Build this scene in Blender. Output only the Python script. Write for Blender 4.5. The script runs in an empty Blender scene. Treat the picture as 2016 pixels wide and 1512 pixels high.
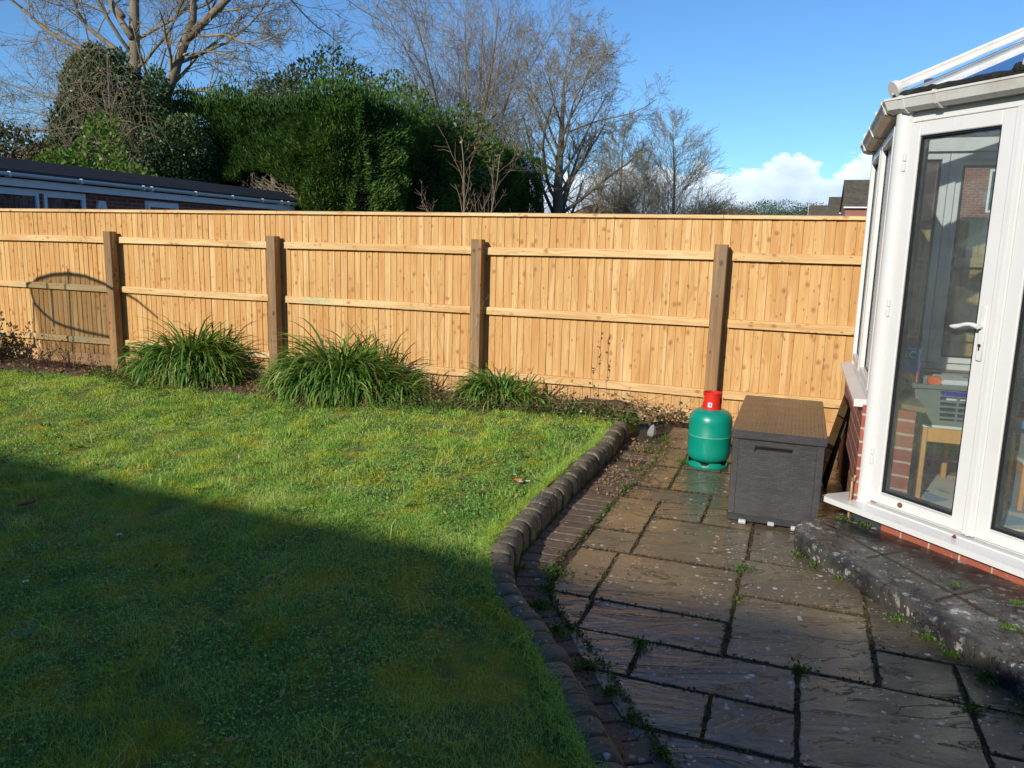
import bpy, math, random
import numpy as np
from mathutils import Vector, Matrix
sc = bpy.context.scene
rad = math.radians

# ------------------------------------------------------------------ camera
PITCH, ROLL, FPX, CAMH = rad(9.85), rad(1.5), 1522.0, 1.5
cam = bpy.data.cameras.new("camera"); cam_o = bpy.data.objects.new("camera", cam)
sc.collection.objects.link(cam_o); sc.camera = cam_o
cam.sensor_width = 36.0; cam.lens = 36.0 * FPX / 2016.0
cam.clip_start = 0.05; cam.clip_end = 3000
cam_o.matrix_world = (Matrix.Translation((0, 0, CAMH)) @ Matrix.Rotation(math.pi / 2 - PITCH, 4, 'X') @ Matrix.Rotation(ROLL, 4, 'Z'))

# ------------------------------------------------------------------ sun, sky, exposure
SUN_AZ, SUN_EL = 36.0, 23.0          # direction the light travels to (clockwise from +Y), height of the sun
tx, ty = math.sin(rad(SUN_AZ)), math.cos(rad(SUN_AZ))
sd = Vector((tx * math.cos(rad(SUN_EL)), ty * math.cos(rad(SUN_EL)), -math.sin(rad(SUN_EL))))
sun = bpy.data.lights.new("sun", 'SUN'); sun_o = bpy.data.objects.new("sun", sun); sc.collection.objects.link(sun_o)
sun.energy = 3.95; sun.angle = rad(0.53); sun.color = (1.0, 0.92, 0.80)
sun_o.rotation_euler = sd.to_track_quat('-Z', 'Y').to_euler(); sun_o.location = (-6, -8, 9)

world = bpy.data.worlds.new("World"); sc.world = world; world.use_nodes = True
wt = world.node_tree; wt.nodes.clear()
def wn(t, **k):
    n = wt.nodes.new(t)
    for a, b in k.items(): setattr(n, a, b)
    return n
sky = wn('ShaderNodeTexSky', sky_type='NISHITA', sun_disc=False)
sky.sun_elevation = rad(SUN_EL); sky.sun_rotation = rad(SUN_AZ + 180); sky.air_density = 1.0; sky.dust_density = 0.0; sky.ozone_density = 3.0
tc = wn('ShaderNodeTexCoord'); sx = wn('ShaderNodeSeparateXYZ'); wt.links.new(tc.outputs['Generated'], sx.inputs[0])
def wm(op, a, b=None, clamp=False):
    n = wn('ShaderNodeMath', operation=op, use_clamp=clamp)
    for i, v in enumerate((a, b)):
        if v is None: continue
        if isinstance(v, (int, float)): n.inputs[i].default_value = v
        else: wt.links.new(v, n.inputs[i])
    return n.outputs[0]
azm = wm('ARCTAN2', sx.outputs[0], sx.outputs[1])       # radians, clockwise from +Y
elv = wm('ARCSINE', sx.outputs[2])
comb = wn('ShaderNodeCombineXYZ'); wt.links.new(wm('MULTIPLY', azm, 16.0), comb.inputs[0]); wt.links.new(wm('MULTIPLY', elv, 26.0), comb.inputs[1])
nz = wn('ShaderNodeTexNoise'); nz.inputs['Scale'].default_value = 2.6; nz.inputs['Detail'].default_value = 8; nz.inputs['Roughness'].default_value = 0.58
wt.links.new(comb.outputs[0], nz.inputs['Vector'])
ramp = wn('ShaderNodeValToRGB'); wt.links.new(wm('ADD', wm('DIVIDE', azm, rad(60)), 0.5), ramp.inputs[0])
cr = ramp.color_ramp; cr.interpolation = 'B_SPLINE'
def heights(pts):
    cr.elements[0].position, cr.elements[1].position = 0.0, 1.0
    for e in (cr.elements[0], cr.elements[1]): e.color = (0.2, 0.2, 0.2, 1)
    for az_, el_ in pts:
        e = cr.elements.new(az_ / 60.0 + 0.5); v = el_ / 10.0; e.color = (v, v, v, 1)
heights([(-6, 3.4), (2, 5.0), (6, 6.4), (10, 6.3), (13.4, 6.1), (15.6, 5.6), (17.4, 6.6), (18.6, 7.4), (20.2, 6.8), (21.4, 5.2), (22.8, 7.0), (24.2, 8.2), (27, 6.2)])
top = wm('MULTIPLY', ramp.outputs[0], rad(10.0))
edge = wm('ADD', wm('SUBTRACT', top, elv), wm('MULTIPLY', wm('SUBTRACT', nz.outputs[0], 0.52), rad(3.9)))
mask = wm('MULTIPLY', wm('DIVIDE', edge, rad(0.5), True), 0.95)
nz2 = wn('ShaderNodeTexNoise'); nz2.inputs['Scale'].default_value = 1.3; nz2.inputs['Detail'].default_value = 5
wt.links.new(comb.outputs[0], nz2.inputs['Vector'])
shade = wm('ADD', wm('MULTIPLY', wm('DIVIDE', wm('SUBTRACT', top, elv), rad(3.4), True), -0.85), wm('MULTIPLY', nz2.outputs[0], 1.1), False)
shade = wm('ADD', shade, 0.42, True)
ccol = wn('ShaderNodeMix', data_type='RGBA'); wt.links.new(shade, ccol.inputs['Factor'])
ccol.inputs['A'].default_value = (2.7, 3.5, 4.7, 1); ccol.inputs['B'].default_value = (6.2, 7.1, 7.8, 1)
mixc = wn('ShaderNodeMix', data_type='RGBA'); wt.links.new(mask, mixc.inputs['Factor'])
hs = wn('ShaderNodeMix', data_type='RGBA', blend_type='MULTIPLY'); hs.inputs['Factor'].default_value = 1.0; hs.inputs['B'].default_value = (0.475, 0.69, 0.89, 1); wt.links.new(sky.outputs[0], hs.inputs['A'])   # white balance of the camera
wt.links.new(hs.outputs['Result'], mixc.inputs['A']); wt.links.new(ccol.outputs['Result'], mixc.inputs['B'])
bg = wn('ShaderNodeBackground'); bg.inputs['Strength'].default_value = 0.13
wt.links.new(mixc.outputs['Result'], bg.inputs['Color'])
wo = wn('ShaderNodeOutputWorld'); wt.links.new(bg.outputs[0], wo.inputs['Surface'])
sc.view_settings.view_transform = 'Standard'; sc.view_settings.look = 'None'
sc.view_settings.exposure = 0.42; sc.view_settings.gamma = 1.0
sc.cycles.max_bounces = 7; sc.cycles.transparent_max_bounces = 24; sc.cycles.diffuse_bounces = 3; sc.cycles.glossy_bounces = 3
sc.cycles.sample_clamp_indirect = 6

# ------------------------------------------------------------------ frames and helpers
A = rad(20.2); cA, sA = math.cos(A), math.sin(A)
def W(u, v, z=0.0): return (u * cA + v * sA, -u * sA + v * cA, z)   # garden frame: u along the fence, v towards it
def polar(az, dist): return (dist * math.sin(rad(az)), dist * math.cos(rad(az)))
def polar_uv(az, dist):
    x, y = polar(az, dist); return (x * cA - y * sA, x * sA + y * cA)
C = bpy.context.scene.collection
def tag(o, label=None, cat=None, group=None, kind=None):
    for k, v in (('label', label), ('category', cat), ('group', group), ('kind', kind)):
        if v: o[k] = v
    return o
def empty(name, loc, rz=-A, **k):
    o = bpy.data.objects.new(name, None); C.objects.link(o); o.location = loc; o.rotation_euler = (0, 0, rz); o.empty_display_size = 0.1
    return tag(o, **k)
def link(name, me, mat, parent=None, smooth=False):
    if mat is not None:
        for m in (mat if isinstance(mat, (list, tuple)) else [mat]): me.materials.append(m)
    if smooth: me.polygons.foreach_set('use_smooth', [True] * len(me.polygons))
    o = bpy.data.objects.new(name, me); C.objects.link(o)
    if parent is not None: o.parent = parent
    return o
class MB:
    def __init__(s): s.v = []; s.f = []; s.mi = []; s.m = 0
    def add(s, vs, fs):
        b = len(s.v); s.v += [tuple(map(float, p)) for p in vs]; s.f += [tuple(b + i for i in f) for f in fs]; s.mi += [s.m] * len(fs); return s
    def box(s, x0, x1, y0, y1, z0, z1, bev=0.0, M=None):
        if bev <= 0:
            vs = [(x, y, z) for z in (z0, z1) for y in (y0, y1) for x in (x0, x1)]
            fs = [(0, 2, 3, 1), (4, 5, 7, 6), (0, 1, 5, 4), (2, 6, 7, 3), (0, 4, 6, 2), (1, 3, 7, 5)]
        else:
            b = min(bev, (x1 - x0) * .45, (y1 - y0) * .45, (z1 - z0) * .45)
            vs = []; 
            cx, cy, cz = (x0 + x1) / 2, (y0 + y1) / 2, (z0 + z1) / 2; hx, hy, hz = (x1 - x0) / 2, (y1 - y0) / 2, (z1 - z0) / 2
            idx = {}
            for sx_ in (-1, 1):
                for sy_ in (-1, 1):
                    for sz_ in (-1, 1):
                        for ax in range(3):
                            d = [hx - b, hy - b, hz - b]; d[ax] += b
                            idx[(sx_, sy_, sz_, ax)] = len(vs); vs.append((cx + sx_ * d[0], cy + sy_ * d[1], cz + sz_ * d[2]))
            fs = []
            g = lambda *a: idx[a]
            for q in (-1, 1):
                for ax in range(3):
                    o1, o2 = [(1, 2), (2, 0), (0, 1)][ax]; f = []
                    for a_, b_ in ((-1, -1), (1, -1), (1, 1), (-1, 1)):
                        k = [0, 0, 0]; k[ax] = q; k[o1] = a_; k[o2] = b_; f.append(g(*k, ax))
                    fs.append(tuple(f if q > 0 else f[::-1]))
            for ax in range(3):          # edges parallel to ax
                o1, o2 = [(1, 2), (2, 0), (0, 1)][ax]
                for a_ in (-1, 1):
                    for b_ in (-1, 1):
                        k0 = [0, 0, 0]; k0[ax] = -1; k0[o1] = a_; k0[o2] = b_; k1 = list(k0); k1[ax] = 1
                        f = [g(*k0, o1), g(*k1, o1), g(*k1, o2), g(*k0, o2)]
                        fs.append(tuple(f if a_ * b_ < 0 else f[::-1]))
            for sx_ in (-1, 1):
                for sy_ in (-1, 1):
                    for sz_ in (-1, 1):
                        f = [g(sx_, sy_, sz_, 0), g(sx_, sy_, sz_, 1), g(sx_, sy_, sz_, 2)]
                        fs.append(tuple(f if sx_ * sy_ * sz_ > 0 else f[::-1]))
        if M is not None: vs = [tuple(M @ Vector(p)) for p in vs]
        return s.add(vs, fs)
    def bar(s, p, q, w, h, up=(0, 0, 1), bev=0.0):      # box beam from p to q, w sideways, h along up
        p, q, up = Vector(p), Vector(q), Vector(up); d = q - p; L = d.length; d.normalize()
        side = d.cross(up).normalized(); up2 = side.cross(d)
        M = Matrix(((side.x, d.x, up2.x, p.x), (side.y, d.y, up2.y, p.y), (side.z, d.z, up2.z, p.z), (0, 0, 0, 1)))
        return s.box(-w / 2, w / 2, 0, L, -h / 2, h / 2, bev, M)
    def prism(s, poly, z0, z1, M=None):
        n = len(poly); vs = [(x, y, z0) for x, y in poly] + [(x, y, z1) for x, y in poly]
        fs = [tuple(range(n))[::-1], tuple(range(n, 2 * n))] + [(i, (i + 1) % n, n + (i + 1) % n, n + i) for i in range(n)]
        if M is not None: vs = [tuple(M @ Vector(p)) for p in vs]
        return s.add(vs, fs)
    def lathe(s, prof, n=32, c=(0, 0, 0), cap=True):
        vs = []; fs = []
        for r, z in prof:
            for i in range(n):
                a = 2 * math.pi * i / n; vs.append((c[0] + r * math.cos(a), c[1] + r * math.sin(a), c[2] + z))
        for k in range(len(prof) - 1):
            for i in range(n):
                j = (i + 1) % n; fs.append((k * n + i, k * n + j, (k + 1) * n + j, (k + 1) * n + i))
        if cap: fs.append(tuple(range(n))[::-1]); fs.append(tuple((len(prof) - 1) * n + i for i in range(n)))
        return s.add(vs, fs)
    def tube(s, pts, r, n=8, cap=True):
        pts = [Vector(p) for p in pts]; rs = r if isinstance(r, (list, tuple)) else [r] * len(pts)
        vs = []; fs = []; ref = Vector((0.13, 0.21, 0.97))
        for k, p in enumerate(pts):
            t = (pts[min(k + 1, len(pts) - 1)] - pts[max(k - 1, 0)]).normalized()
            if abs(t.dot(ref)) > .95: ref = Vector((0.9, 0.3, 0.1))
            a = t.cross(ref).normalized(); b = t.cross(a)
            for i in range(n):
                th = 2 * math.pi * i / n; vs.append(tuple(p + rs[k] * (math.cos(th) * a + math.sin(th) * b)))
        for k in range(len(pts) - 1):
            for i in range(n):
                j = (i + 1) % n; fs.append((k * n + i, k * n + j, (k + 1) * n + j, (k + 1) * n + i))
        if cap: fs.append(tuple(range(n))); fs.append(tuple((len(pts) - 1) * n + i for i in range(n))[::-1])
        return s.add(vs, fs)
    def extrude(s, prof, path, close=True):    # prof: list of (side, up) ; path: list of (x,y,z, sidex, sidey)
        n = len(prof); vs = []; fs = []
        for (x, y, z, sx_, sy_) in path:
            for a, b in prof: vs.append((x + a * sx_, y + a * sy_, z + b))
        for k in range(len(path) - 1):
            for i in range(n):
                j = (i + 1) % n; fs.append((k * n + i, k * n + j, (k + 1) * n + j, (k + 1) * n + i))
        fs.append(tuple(range(n))[::-1]); fs.append(tuple((len(path) - 1) * n + i for i in range(n)))
        return s.add(vs, fs)
    def build(s, name, mat, parent=None, smooth=False, fix=True):
        me = bpy.data.meshes.new(name); me.from_pydata(s.v, [], s.f)
        if isinstance(mat, (list, tuple)) and len(mat) > 1: me.polygons.foreach_set('material_index', s.mi)
        me.update()
        if fix:
            import bmesh
            bm = bmesh.new(); bm.from_mesh(me); bmesh.ops.recalc_face_normals(bm, faces=bm.faces); bm.to_mesh(me); bm.free()
        o = link(name, me, mat, parent)
        if smooth:
            me.polygons.foreach_set('use_smooth', [True] * len(me.polygons))
            try: me.set_sharp_from_angle(angle=rad(38))
            except Exception: pass
        return o
def np_mesh(name, verts, faces, mat, parent=None, rnd=None, smooth=False):
    """verts (n,3); faces list of (m,k) arrays; rnd per-vertex float attribute"""
    me = bpy.data.meshes.new(name); verts = np.asarray(verts, np.float32)
    me.vertices.add(len(verts)); me.vertices.foreach_set('co', verts.ravel())
    tot = sum(f.size for f in faces); npol = sum(len(f) for f in faces)
    me.loops.add(tot); me.polygons.add(npol)
    me.loops.foreach_set('vertex_index', np.concatenate([f.ravel() for f in faces]).astype(np.int32))
    sizes = np.concatenate([np.full(len(f), f.shape[1]) for f in faces]); starts = np.concatenate([[0], np.cumsum(sizes)[:-1]])
    me.polygons.foreach_set('loop_start', starts.astype(np.int32))
    try: me.polygons.foreach_set('loop_total', sizes.astype(np.int32))
    except Exception: pass
    if rnd is not None:
        a = me.attributes.new('rnd', 'FLOAT', 'POINT'); a.data.foreach_set('value', np.asarray(rnd, np.float32))
    me.update(calc_edges=True); me.validate()
    return link(name, me, mat, parent, smooth)

# ------------------------------------------------------------------ materials
class NT:
    def __init__(s, name):
        s.m = bpy.data.materials.new(name); s.m.use_nodes = True; s.t = s.m.node_tree; s.t.nodes.clear()
        s.out = s.n('ShaderNodeOutputMaterial'); s.b = s.n('ShaderNodeBsdfPrincipled'); s.l(s.b.outputs[0], s.out.inputs[0])
        s.tc = s.n('ShaderNodeTexCoord')
    def n(s, t, **k):
        x = s.t.nodes.new(t)
        for a, b in k.items(): setattr(x, a, b)
        return x
    def l(s, a, b): s.t.links.new(a, b)
    def setin(s, inp, v):
        if isinstance(v, (int, float)): inp.default_value = v
        elif isinstance(v, (tuple, list)):
            inp.default_value = tuple(v) + ((1,) if len(v) == 3 and len(inp.default_value) == 4 else ())
        else: s.l(v, inp)
    def math(s, op, a, b=None, clamp=False):
        x = s.n('ShaderNodeMath', operation=op, use_clamp=clamp); s.setin(x.inputs[0], a)
        if b is not None: s.setin(x.inputs[1], b)
        return x.outputs[0]
    def mapping(s, src=None, scale=(1, 1, 1), loc=(0, 0, 0), rot=(0, 0, 0)):
        x = s.n('ShaderNodeMapping'); s.l(src or s.tc.outputs['Object'], x.inputs[0])
        x.inputs['Scale'].default_value = scale; x.inputs['Location'].default_value = loc; x.inputs['Rotation'].default_value = rot
        return x.outputs[0]
    def noise(s, scale=5, detail=4, rough=.5, vec=None, dist=0):
        x = s.n('ShaderNodeTexNoise'); x.inputs['Scale'].default_value = scale; x.inputs['Detail'].default_value = detail
        x.inputs['Roughness'].default_value = rough; x.inputs['Distortion'].default_value = dist
        s.l(vec or s.tc.outputs['Object'], x.inputs['Vector']); return x.outputs[0]
    def voro(s, scale=5, vec=None, feature='F1', out='Distance', rand=1):
        x = s.n('ShaderNodeTexVoronoi', feature=feature); x.inputs['Scale'].default_value = scale; x.inputs['Randomness'].default_value = rand
        s.l(vec or s.tc.outputs['Object'], x.inputs['Vector']); return x.outputs[out]
    def ramp(s, fac, stops, interp='LINEAR'):
        x = s.n('ShaderNodeValToRGB'); s.l(fac, x.inputs[0]); r = x.color_ramp; r.interpolation = interp
        while len(r.elements) > 1: r.elements.remove(r.elements[-1])
        for i, (p, c) in enumerate(stops):
            e = r.elements[0] if i == 0 else r.elements.new(p); e.position = p
            if isinstance(c, (int, float)): c = (c, c, c)
            e.color = tuple(c) + (1,)
        return x.outputs[0]
    def mix(s, fac, a, b, mode='MIX'):
        x = s.n('ShaderNodeMix', data_type='RGBA', blend_type=mode); s.setin(x.inputs['Factor'], fac)
        s.setin(x.inputs['A'], a); s.setin(x.inputs['B'], b); return x.outputs['Result']
    def bump(s, h, strength=.3, dist=.01, prev=None):
        x = s.n('ShaderNodeBump'); x.inputs['Strength'].default_value = strength; x.inputs['Distance'].default_value = dist
        s.l(h, x.inputs['Height'])
        if prev is not None: s.l(prev, x.inputs['Normal'])
        s.l(x.outputs[0], s.b.inputs['Normal']); return x.outputs[0]
    def col(s, c): s.setin(s.b.inputs['Base Color'], c)
    def rough(s, v): s.setin(s.b.inputs['Roughness'], v)
    def island(s): return s.n('ShaderNodeNewGeometry').outputs['Random Per Island']
    def attr(s, name='rnd'): return s.n('ShaderNodeAttribute', attribute_name=name).outputs['Fac']
def plain(name, c, rough=.5, metal=0, var=.12, scale=8, bump=0, dirt=None):
    t = NT(name); f = t.noise(scale, 4)
    k = t.mix(f, tuple(x * (1 - var) for x in c), tuple(min(1, x * (1 + var)) for x in c))
    if dirt: k = t.mix(t.ramp(t.noise(3.1, 6, .7), [(.5, 0.0), (.72, dirt[1])]), k, dirt[0])
    t.col(k); t.rough(t.ramp(t.noise(scale * 1.7, 3), [(.3, max(.02, rough - .06)), (.7, min(1, rough + .08))]))
    t.b.inputs['Metallic'].default_value = metal
    if bump: t.bump(t.noise(scale * 6, 4), bump, .004)
    return t.m
def wood_mat(name, cols, axis='z', knots=True, green=0.0, grain=1.0, knotcol=(.27, .105, .03)):
    t = NT(name); r = t.island()
    sp = t.n('ShaderNodeSeparateXYZ'); t.l(t.tc.outputs['Object'], sp.inputs[0])
    x, z = (sp.outputs[0], sp.outputs[2]) if axis == 'z' else (sp.outputs[2], sp.outputs[0])
    xx = t.math('ADD', t.math('ADD', x, sp.outputs[1]), t.math('MULTIPLY', r, 37.0))
    cv = t.n('ShaderNodeCombineXYZ'); t.l(xx, cv.inputs[0]); t.l(t.math('MULTIPLY', r, 91.0), cv.inputs[1]); t.l(z, cv.inputs[2])
    # slow wander makes the grain lines bend
    wv = t.noise(1.0, 3, .5, t.mapping(cv.outputs[0], (9, 1, 2.2)))
    gx = t.math('ADD', t.math('MULTIPLY', xx, 75.0), t.math('MULTIPLY', wv, 11.0))
    g = t.n('ShaderNodeCombineXYZ'); t.l(gx, g.inputs[0]); t.l(t.math('MULTIPLY', r, 55.0), g.inputs[1]); t.l(t.math('MULTIPLY', z, 1.1), g.inputs[2])
    grn = t.noise(1.0, 3, .6, g.outputs[0])
    base = t.ramp(t.math('FRACT', t.math('MULTIPLY', r, 7.31)), [(i / (len(cols) - 1), c) for i, c in enumerate(cols)])
    big = t.noise(1.6, 3, .5, t.mapping(cv.outputs[0], (3, 1, .8)))
    base = t.mix(t.ramp(big, [(.38, .6), (.62, 0.0)]), base, tuple(v * f for v, f in zip(cols[0], (.82, .66, .52))), 'MIX')
    k = t.mix(t.ramp(grn, [(.38, .55 * grain), (.55, 0.0)]), base, tuple(v * f for v, f in zip(cols[0], (.62, .5, .42))))
    if knots:
        st_ = t.noise(1.0, 4, .6, t.mapping(cv.outputs[0], (15, 1, 1.1), (4, 0, 2)), .6); k = t.mix(t.ramp(st_, [(.52, 0.0), (.64, .55)]), k, (.47, .225, .06))
        lt_ = t.noise(1.0, 3, .5, t.mapping(cv.outputs[0], (20, 1, .8), (1, 0, 7)), .4); k = t.mix(t.ramp(lt_, [(.60, 0.0), (.68, .5)]), k, (.72, .52, .27))
        kv = t.mapping(cv.outputs[0], (11.0, .01, 8.0))
        kd = t.voro(1.0, kv)
        kn = t.noise(1.0, 1, .5, t.mapping(t.tc.outputs['Object'], (1.3, 1, 6.5) if axis == 'z' else (3, 1, 3)))
        km = t.math('MULTIPLY', t.ramp(kd, [(.0, 1.0), (.08, .75), (.11, 1.0), (.15, .4), (.20, .5), (.25, 0.0)]), t.ramp(kn, [(.46, 0.0), (.52, .85)]))
        k = t.mix(km, k, knotcol)
        kv2 = t.mapping(cv.outputs[0], (16.0, .01, 7.0), (3.3, 0, 1.7)); kd2 = t.voro(1.0, kv2)
        k = t.mix(t.ramp(kd2, [(.07, .8), (.13, 0.0)]), k, knotcol)
    if axis == 'z': k = t.mix(t.math('MULTIPLY', t.ramp(sp.outputs[2], [(.05, .75), (.42, 0.0)]), t.ramp(t.noise(7, 5, .7), [(.35, 0.0), (.65, 1.0)])), k, (.24, .15, .075))
    if green:
        gm = t.ramp(t.noise(.8, 2, .5, t.mapping(t.tc.outputs['Object'], (1.4, 1, 4), (1.3, 0, 0))), [(.60, 0.0), (.68, green)])
        k = t.mix(gm, k, (.38, .46, .27))
    t.col(k); t.rough(.68); t.b.inputs['Specular IOR Level'].default_value = .25
    t.bump(grn, .25, .002)
    return t.m
def brick_mat(name, diag=1.0, cols=((.36, .095, .055), (.25, .06, .04)), mortar=(.50, .43, .33)):
    t = NT(name); sp = t.n('ShaderNodeSeparateXYZ'); t.l(t.tc.outputs['Object'], sp.inputs[0])
    al = t.math('ADD', sp.outputs[0], t.math('MULTIPLY', sp.outputs[1], diag))
    cv = t.n('ShaderNodeCombineXYZ'); t.l(al, cv.inputs[0]); t.l(sp.outputs[2], cv.inputs[1])
    wob = t.noise(22, 3, .6, cv.outputs[0])
    off = t.n('ShaderNodeVectorMath', operation='ADD'); t.l(cv.outputs[0], off.inputs[0])
    sc2 = t.n('ShaderNodeCombineXYZ'); t.l(t.math('MULTIPLY', t.math('SUBTRACT', wob, .5), .008), sc2.inputs[0]); t.l(t.math('MULTIPLY', t.math('SUBTRACT', wob, .5), .008), sc2.inputs[1])
    t.l(sc2.outputs[0], off.inputs[1])
    b = t.n('ShaderNodeTexBrick'); t.l(off.outputs[0], b.inputs['Vector'])
    b.inputs['Scale'].default_value = 1; b.inputs['Brick Width'].default_value = .225; b.inputs['Row Height'].default_value = .075
    b.inputs['Mortar Size'].default_value = .0075; b.inputs['Mortar Smooth'].default_value = .3; b.inputs['Bias'].default_value = 0
    b.inputs['Color1'].default_value = cols[0] + (1,); b.inputs['Color2'].default_value = cols[1] + (1,); b.inputs['Mortar'].default_value = mortar + (1,)
    k = t.mix(t.ramp(t.noise(30, 5, .7), [(.3, .55), (.7, 0.0)]), b.outputs['Color'], (.2, .07, .04))
    k = t.mix(t.ramp(t.noise(70, 3, .6), [(.62, 0.0), (.72, .6)]), k, (.5, .3, .2))
    t.col(k); t.rough(.85)
    h = t.mix(.3, t.ramp(b.outputs['Fac'], [(0.0, 1.0), (1.0, 0.0)]), t.noise(60, 4, .7)); t.bump(h, .5, .006)
    return t.m
def leaf_mat(name, cols, trans=.25, rough=.5, patch=None, spec=.3):
    t = NT(name); r = t.attr()
    k = t.ramp(r, [(i / (len(cols) - 1), c) for i, c in enumerate(cols)])
    if patch:
        sc_, stops, cc = patch
        k = t.mix(t.math('MULTIPLY', t.ramp(t.noise(sc_, 4, .55), stops), .9), k, cc)
    t.col(k); t.rough(rough); t.b.inputs['Specular IOR Level'].default_value = spec
    if trans > 0:
        tr = t.n('ShaderNodeBsdfTranslucent'); t.l(t.mix(1.0, k, (1.25, 1.3, .6), 'MULTIPLY'), tr.inputs['Color'])
        ms = t.n('ShaderNodeMixShader'); ms.inputs[0].default_value = trans
        t.l(t.b.outputs[0], ms.inputs[1]); t.l(tr.outputs[0], ms.inputs[2]); t.l(ms.outputs[0], t.out.inputs[0])
    return t.m
def glass_mat(name, tint=(.8, .85, .84), refl=1.0, drops=False, frost=0):
    t = NT(name); tr = t.n('ShaderNodeBsdfTransparent'); tr.inputs[0].default_value = tint + (1,)
    gl = t.n('ShaderNodeBsdfGlossy'); gl.inputs['Roughness'].default_value = .03 if not frost else .25; gl.inputs['Color'].default_value = (.9, .95, 1, 1)
    fr = t.n('ShaderNodeFresnel'); fr.inputs[0].default_value = 1.52
    fac = t.math('MULTIPLY', t.math('MULTIPLY', fr.outputs[0], 1.15), refl, True)
    ms = t.n('ShaderNodeMixShader'); t.l(fac, ms.inputs[0]); t.l(tr.outputs[0], ms.inputs[1]); t.l(gl.outputs[0], ms.inputs[2])
    last = ms
    if drops:
        d = t.voro(130); dm = t.ramp(d, [(.10, 1.0), (.17, 0.0)])
        dm = t.math('MULTIPLY', dm, t.ramp(t.noise(9, 3), [(.46, 0.0), (.6, .4)]))
        df = t.n('ShaderNodeBsdfDiffuse'); df.inputs[0].default_value = (.75, .8, .8, 1)
        m2 = t.n('ShaderNodeMixShader'); t.l(dm, m2.inputs[0]); t.l(last.outputs[0], m2.inputs[1]); t.l(df.outputs[0], m2.inputs[2]); last = m2
        dirt = t.math('MULTIPLY', t.noise(4, 5, .7), .06)
        m3 = t.n('ShaderNodeMixShader'); t.l(dirt, m3.inputs[0]); t.l(last.outputs[0], m3.inputs[1]); t.l(df.outputs[0], m3.inputs[2]); last = m3
    if frost:
        df = t.n('ShaderNodeBsdfDiffuse'); df.inputs[0].default_value = (.62, .72, .69, 1)
        v = t.ramp(t.noise(75, 3, .7), [(.46, 0.08), (.54, frost)])
        m2 = t.n('ShaderNodeMixShader'); t.l(v, m2.inputs[0]); t.l(last.outputs[0], m2.inputs[1]); t.l(df.outputs[0], m2.inputs[2]); last = m2
    t.l(last.outputs[0], t.out.inputs[0]); return t.m

M_BOARD = wood_mat('pine_boards', [(.60, .38, .155), (.635, .42, .18), (.575, .35, .14), (.61, .39, .165), (.56, .34, .135), (.64, .43, .195)], green=.0)
M_RAIL = wood_mat('pine_rails', [(.65, .46, .22), (.72, .54, .28), (.60, .41, .19)], axis='x', green=.5)
M_GRAVEL = wood_mat('gravel_board_pine', [(.60, .38, .19), (.66, .44, .23)], axis='x')
M_POST = wood_mat('treated_post', [(.235, .165, .095), (.285, .20, .115), (.255, .175, .10)], grain=.8, knotcol=(.06, .03, .012))
M_BRICK = brick_mat('red_brick'); M_BRICK_D = brick_mat('red_brick_door', -1.0)
M_BRICKN = brick_mat('neighbour_brick', 1.0, ((.20, .052, .034), (.13, .035, .026)), (.30, .25, .2))
M_BRICKF = brick_mat('house_brick', 1.0, ((.30, .10, .06), (.24, .07, .05)), (.32, .26, .2))
M_UPVC = plain('white_upvc', (.63, .635, .62), .28, var=.03, scale=2, dirt=((.52, .49, .40), .22))
M_UPVC_OLD = plain('weathered_upvc', (.62, .615, .585), .38, var=.05, scale=4, dirt=((.34, .31, .22), .55))
M_FASCIA = plain('neighbour_white_fascia', (.62, .66, .70), .4, var=.05, scale=3, dirt=((.4, .4, .36), .3))
M_GASKET = plain('black_gasket', (.012, .012, .013), .35, var=.2)
M_GLASS = glass_mat('conservatory_glass', (.90, .93, .92), 1.0, drops=True)
M_GLASSW = glass_mat('window_glass', (.88, .93, .91), 1.0, drops=True)
M_FROST = glass_mat('wet_side_glass', (.86, .92, .90), .8, frost=.62)
M_ROOFG = glass_mat('roof_glass', (.80, .86, .90), 1.3)
M_DARKG = glass_mat('leaning_glass', (.10, .12, .10), .18)
M_METAL = plain('metal', (.5, .5, .5), .3, 1.0)
M_BRASS = plain('brass', (.35, .22, .08), .35, 1.0)

# ------------------------------------------------------------------ numpy builders
rng = np.random.default_rng(7)
def wave(p, seed, freq, octv=3):
    r = np.random.default_rng(seed); out = np.zeros(len(p)); amp = 1.0; tot = 0
    for o in range(octv):
        for _ in range(5):
            k = r.normal(size=3); k /= np.linalg.norm(k); out += amp * np.sin((p @ k) * freq + r.uniform(0, 6.28)); 
        tot += amp * 5; amp *= .6; freq *= 2.1
    return out / tot * 2.2
def quads(base, direc, side, length, width, curve=0, normal=None):
    """diamond-ish leaf quads: base, right, tip, left"""
    N = len(base); L = length[:, None]; Wd = width[:, None]
    mid = base + direc * L * .45; tip = base + direc * L
    if normal is not None: tip = tip - normal * L * curve
    v = np.stack([base, mid + side * Wd, tip, mid - side * Wd], 1).reshape(-1, 3)
    return v, (np.arange(N * 4).reshape(N, 4))
def randdir(n, r):
    d = r.normal(size=(n, 3)); return d / np.linalg.norm(d, axis=1, keepdims=True)
def norm(a): return a / np.maximum(np.linalg.norm(a, axis=1, keepdims=True), 1e-9)
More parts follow.
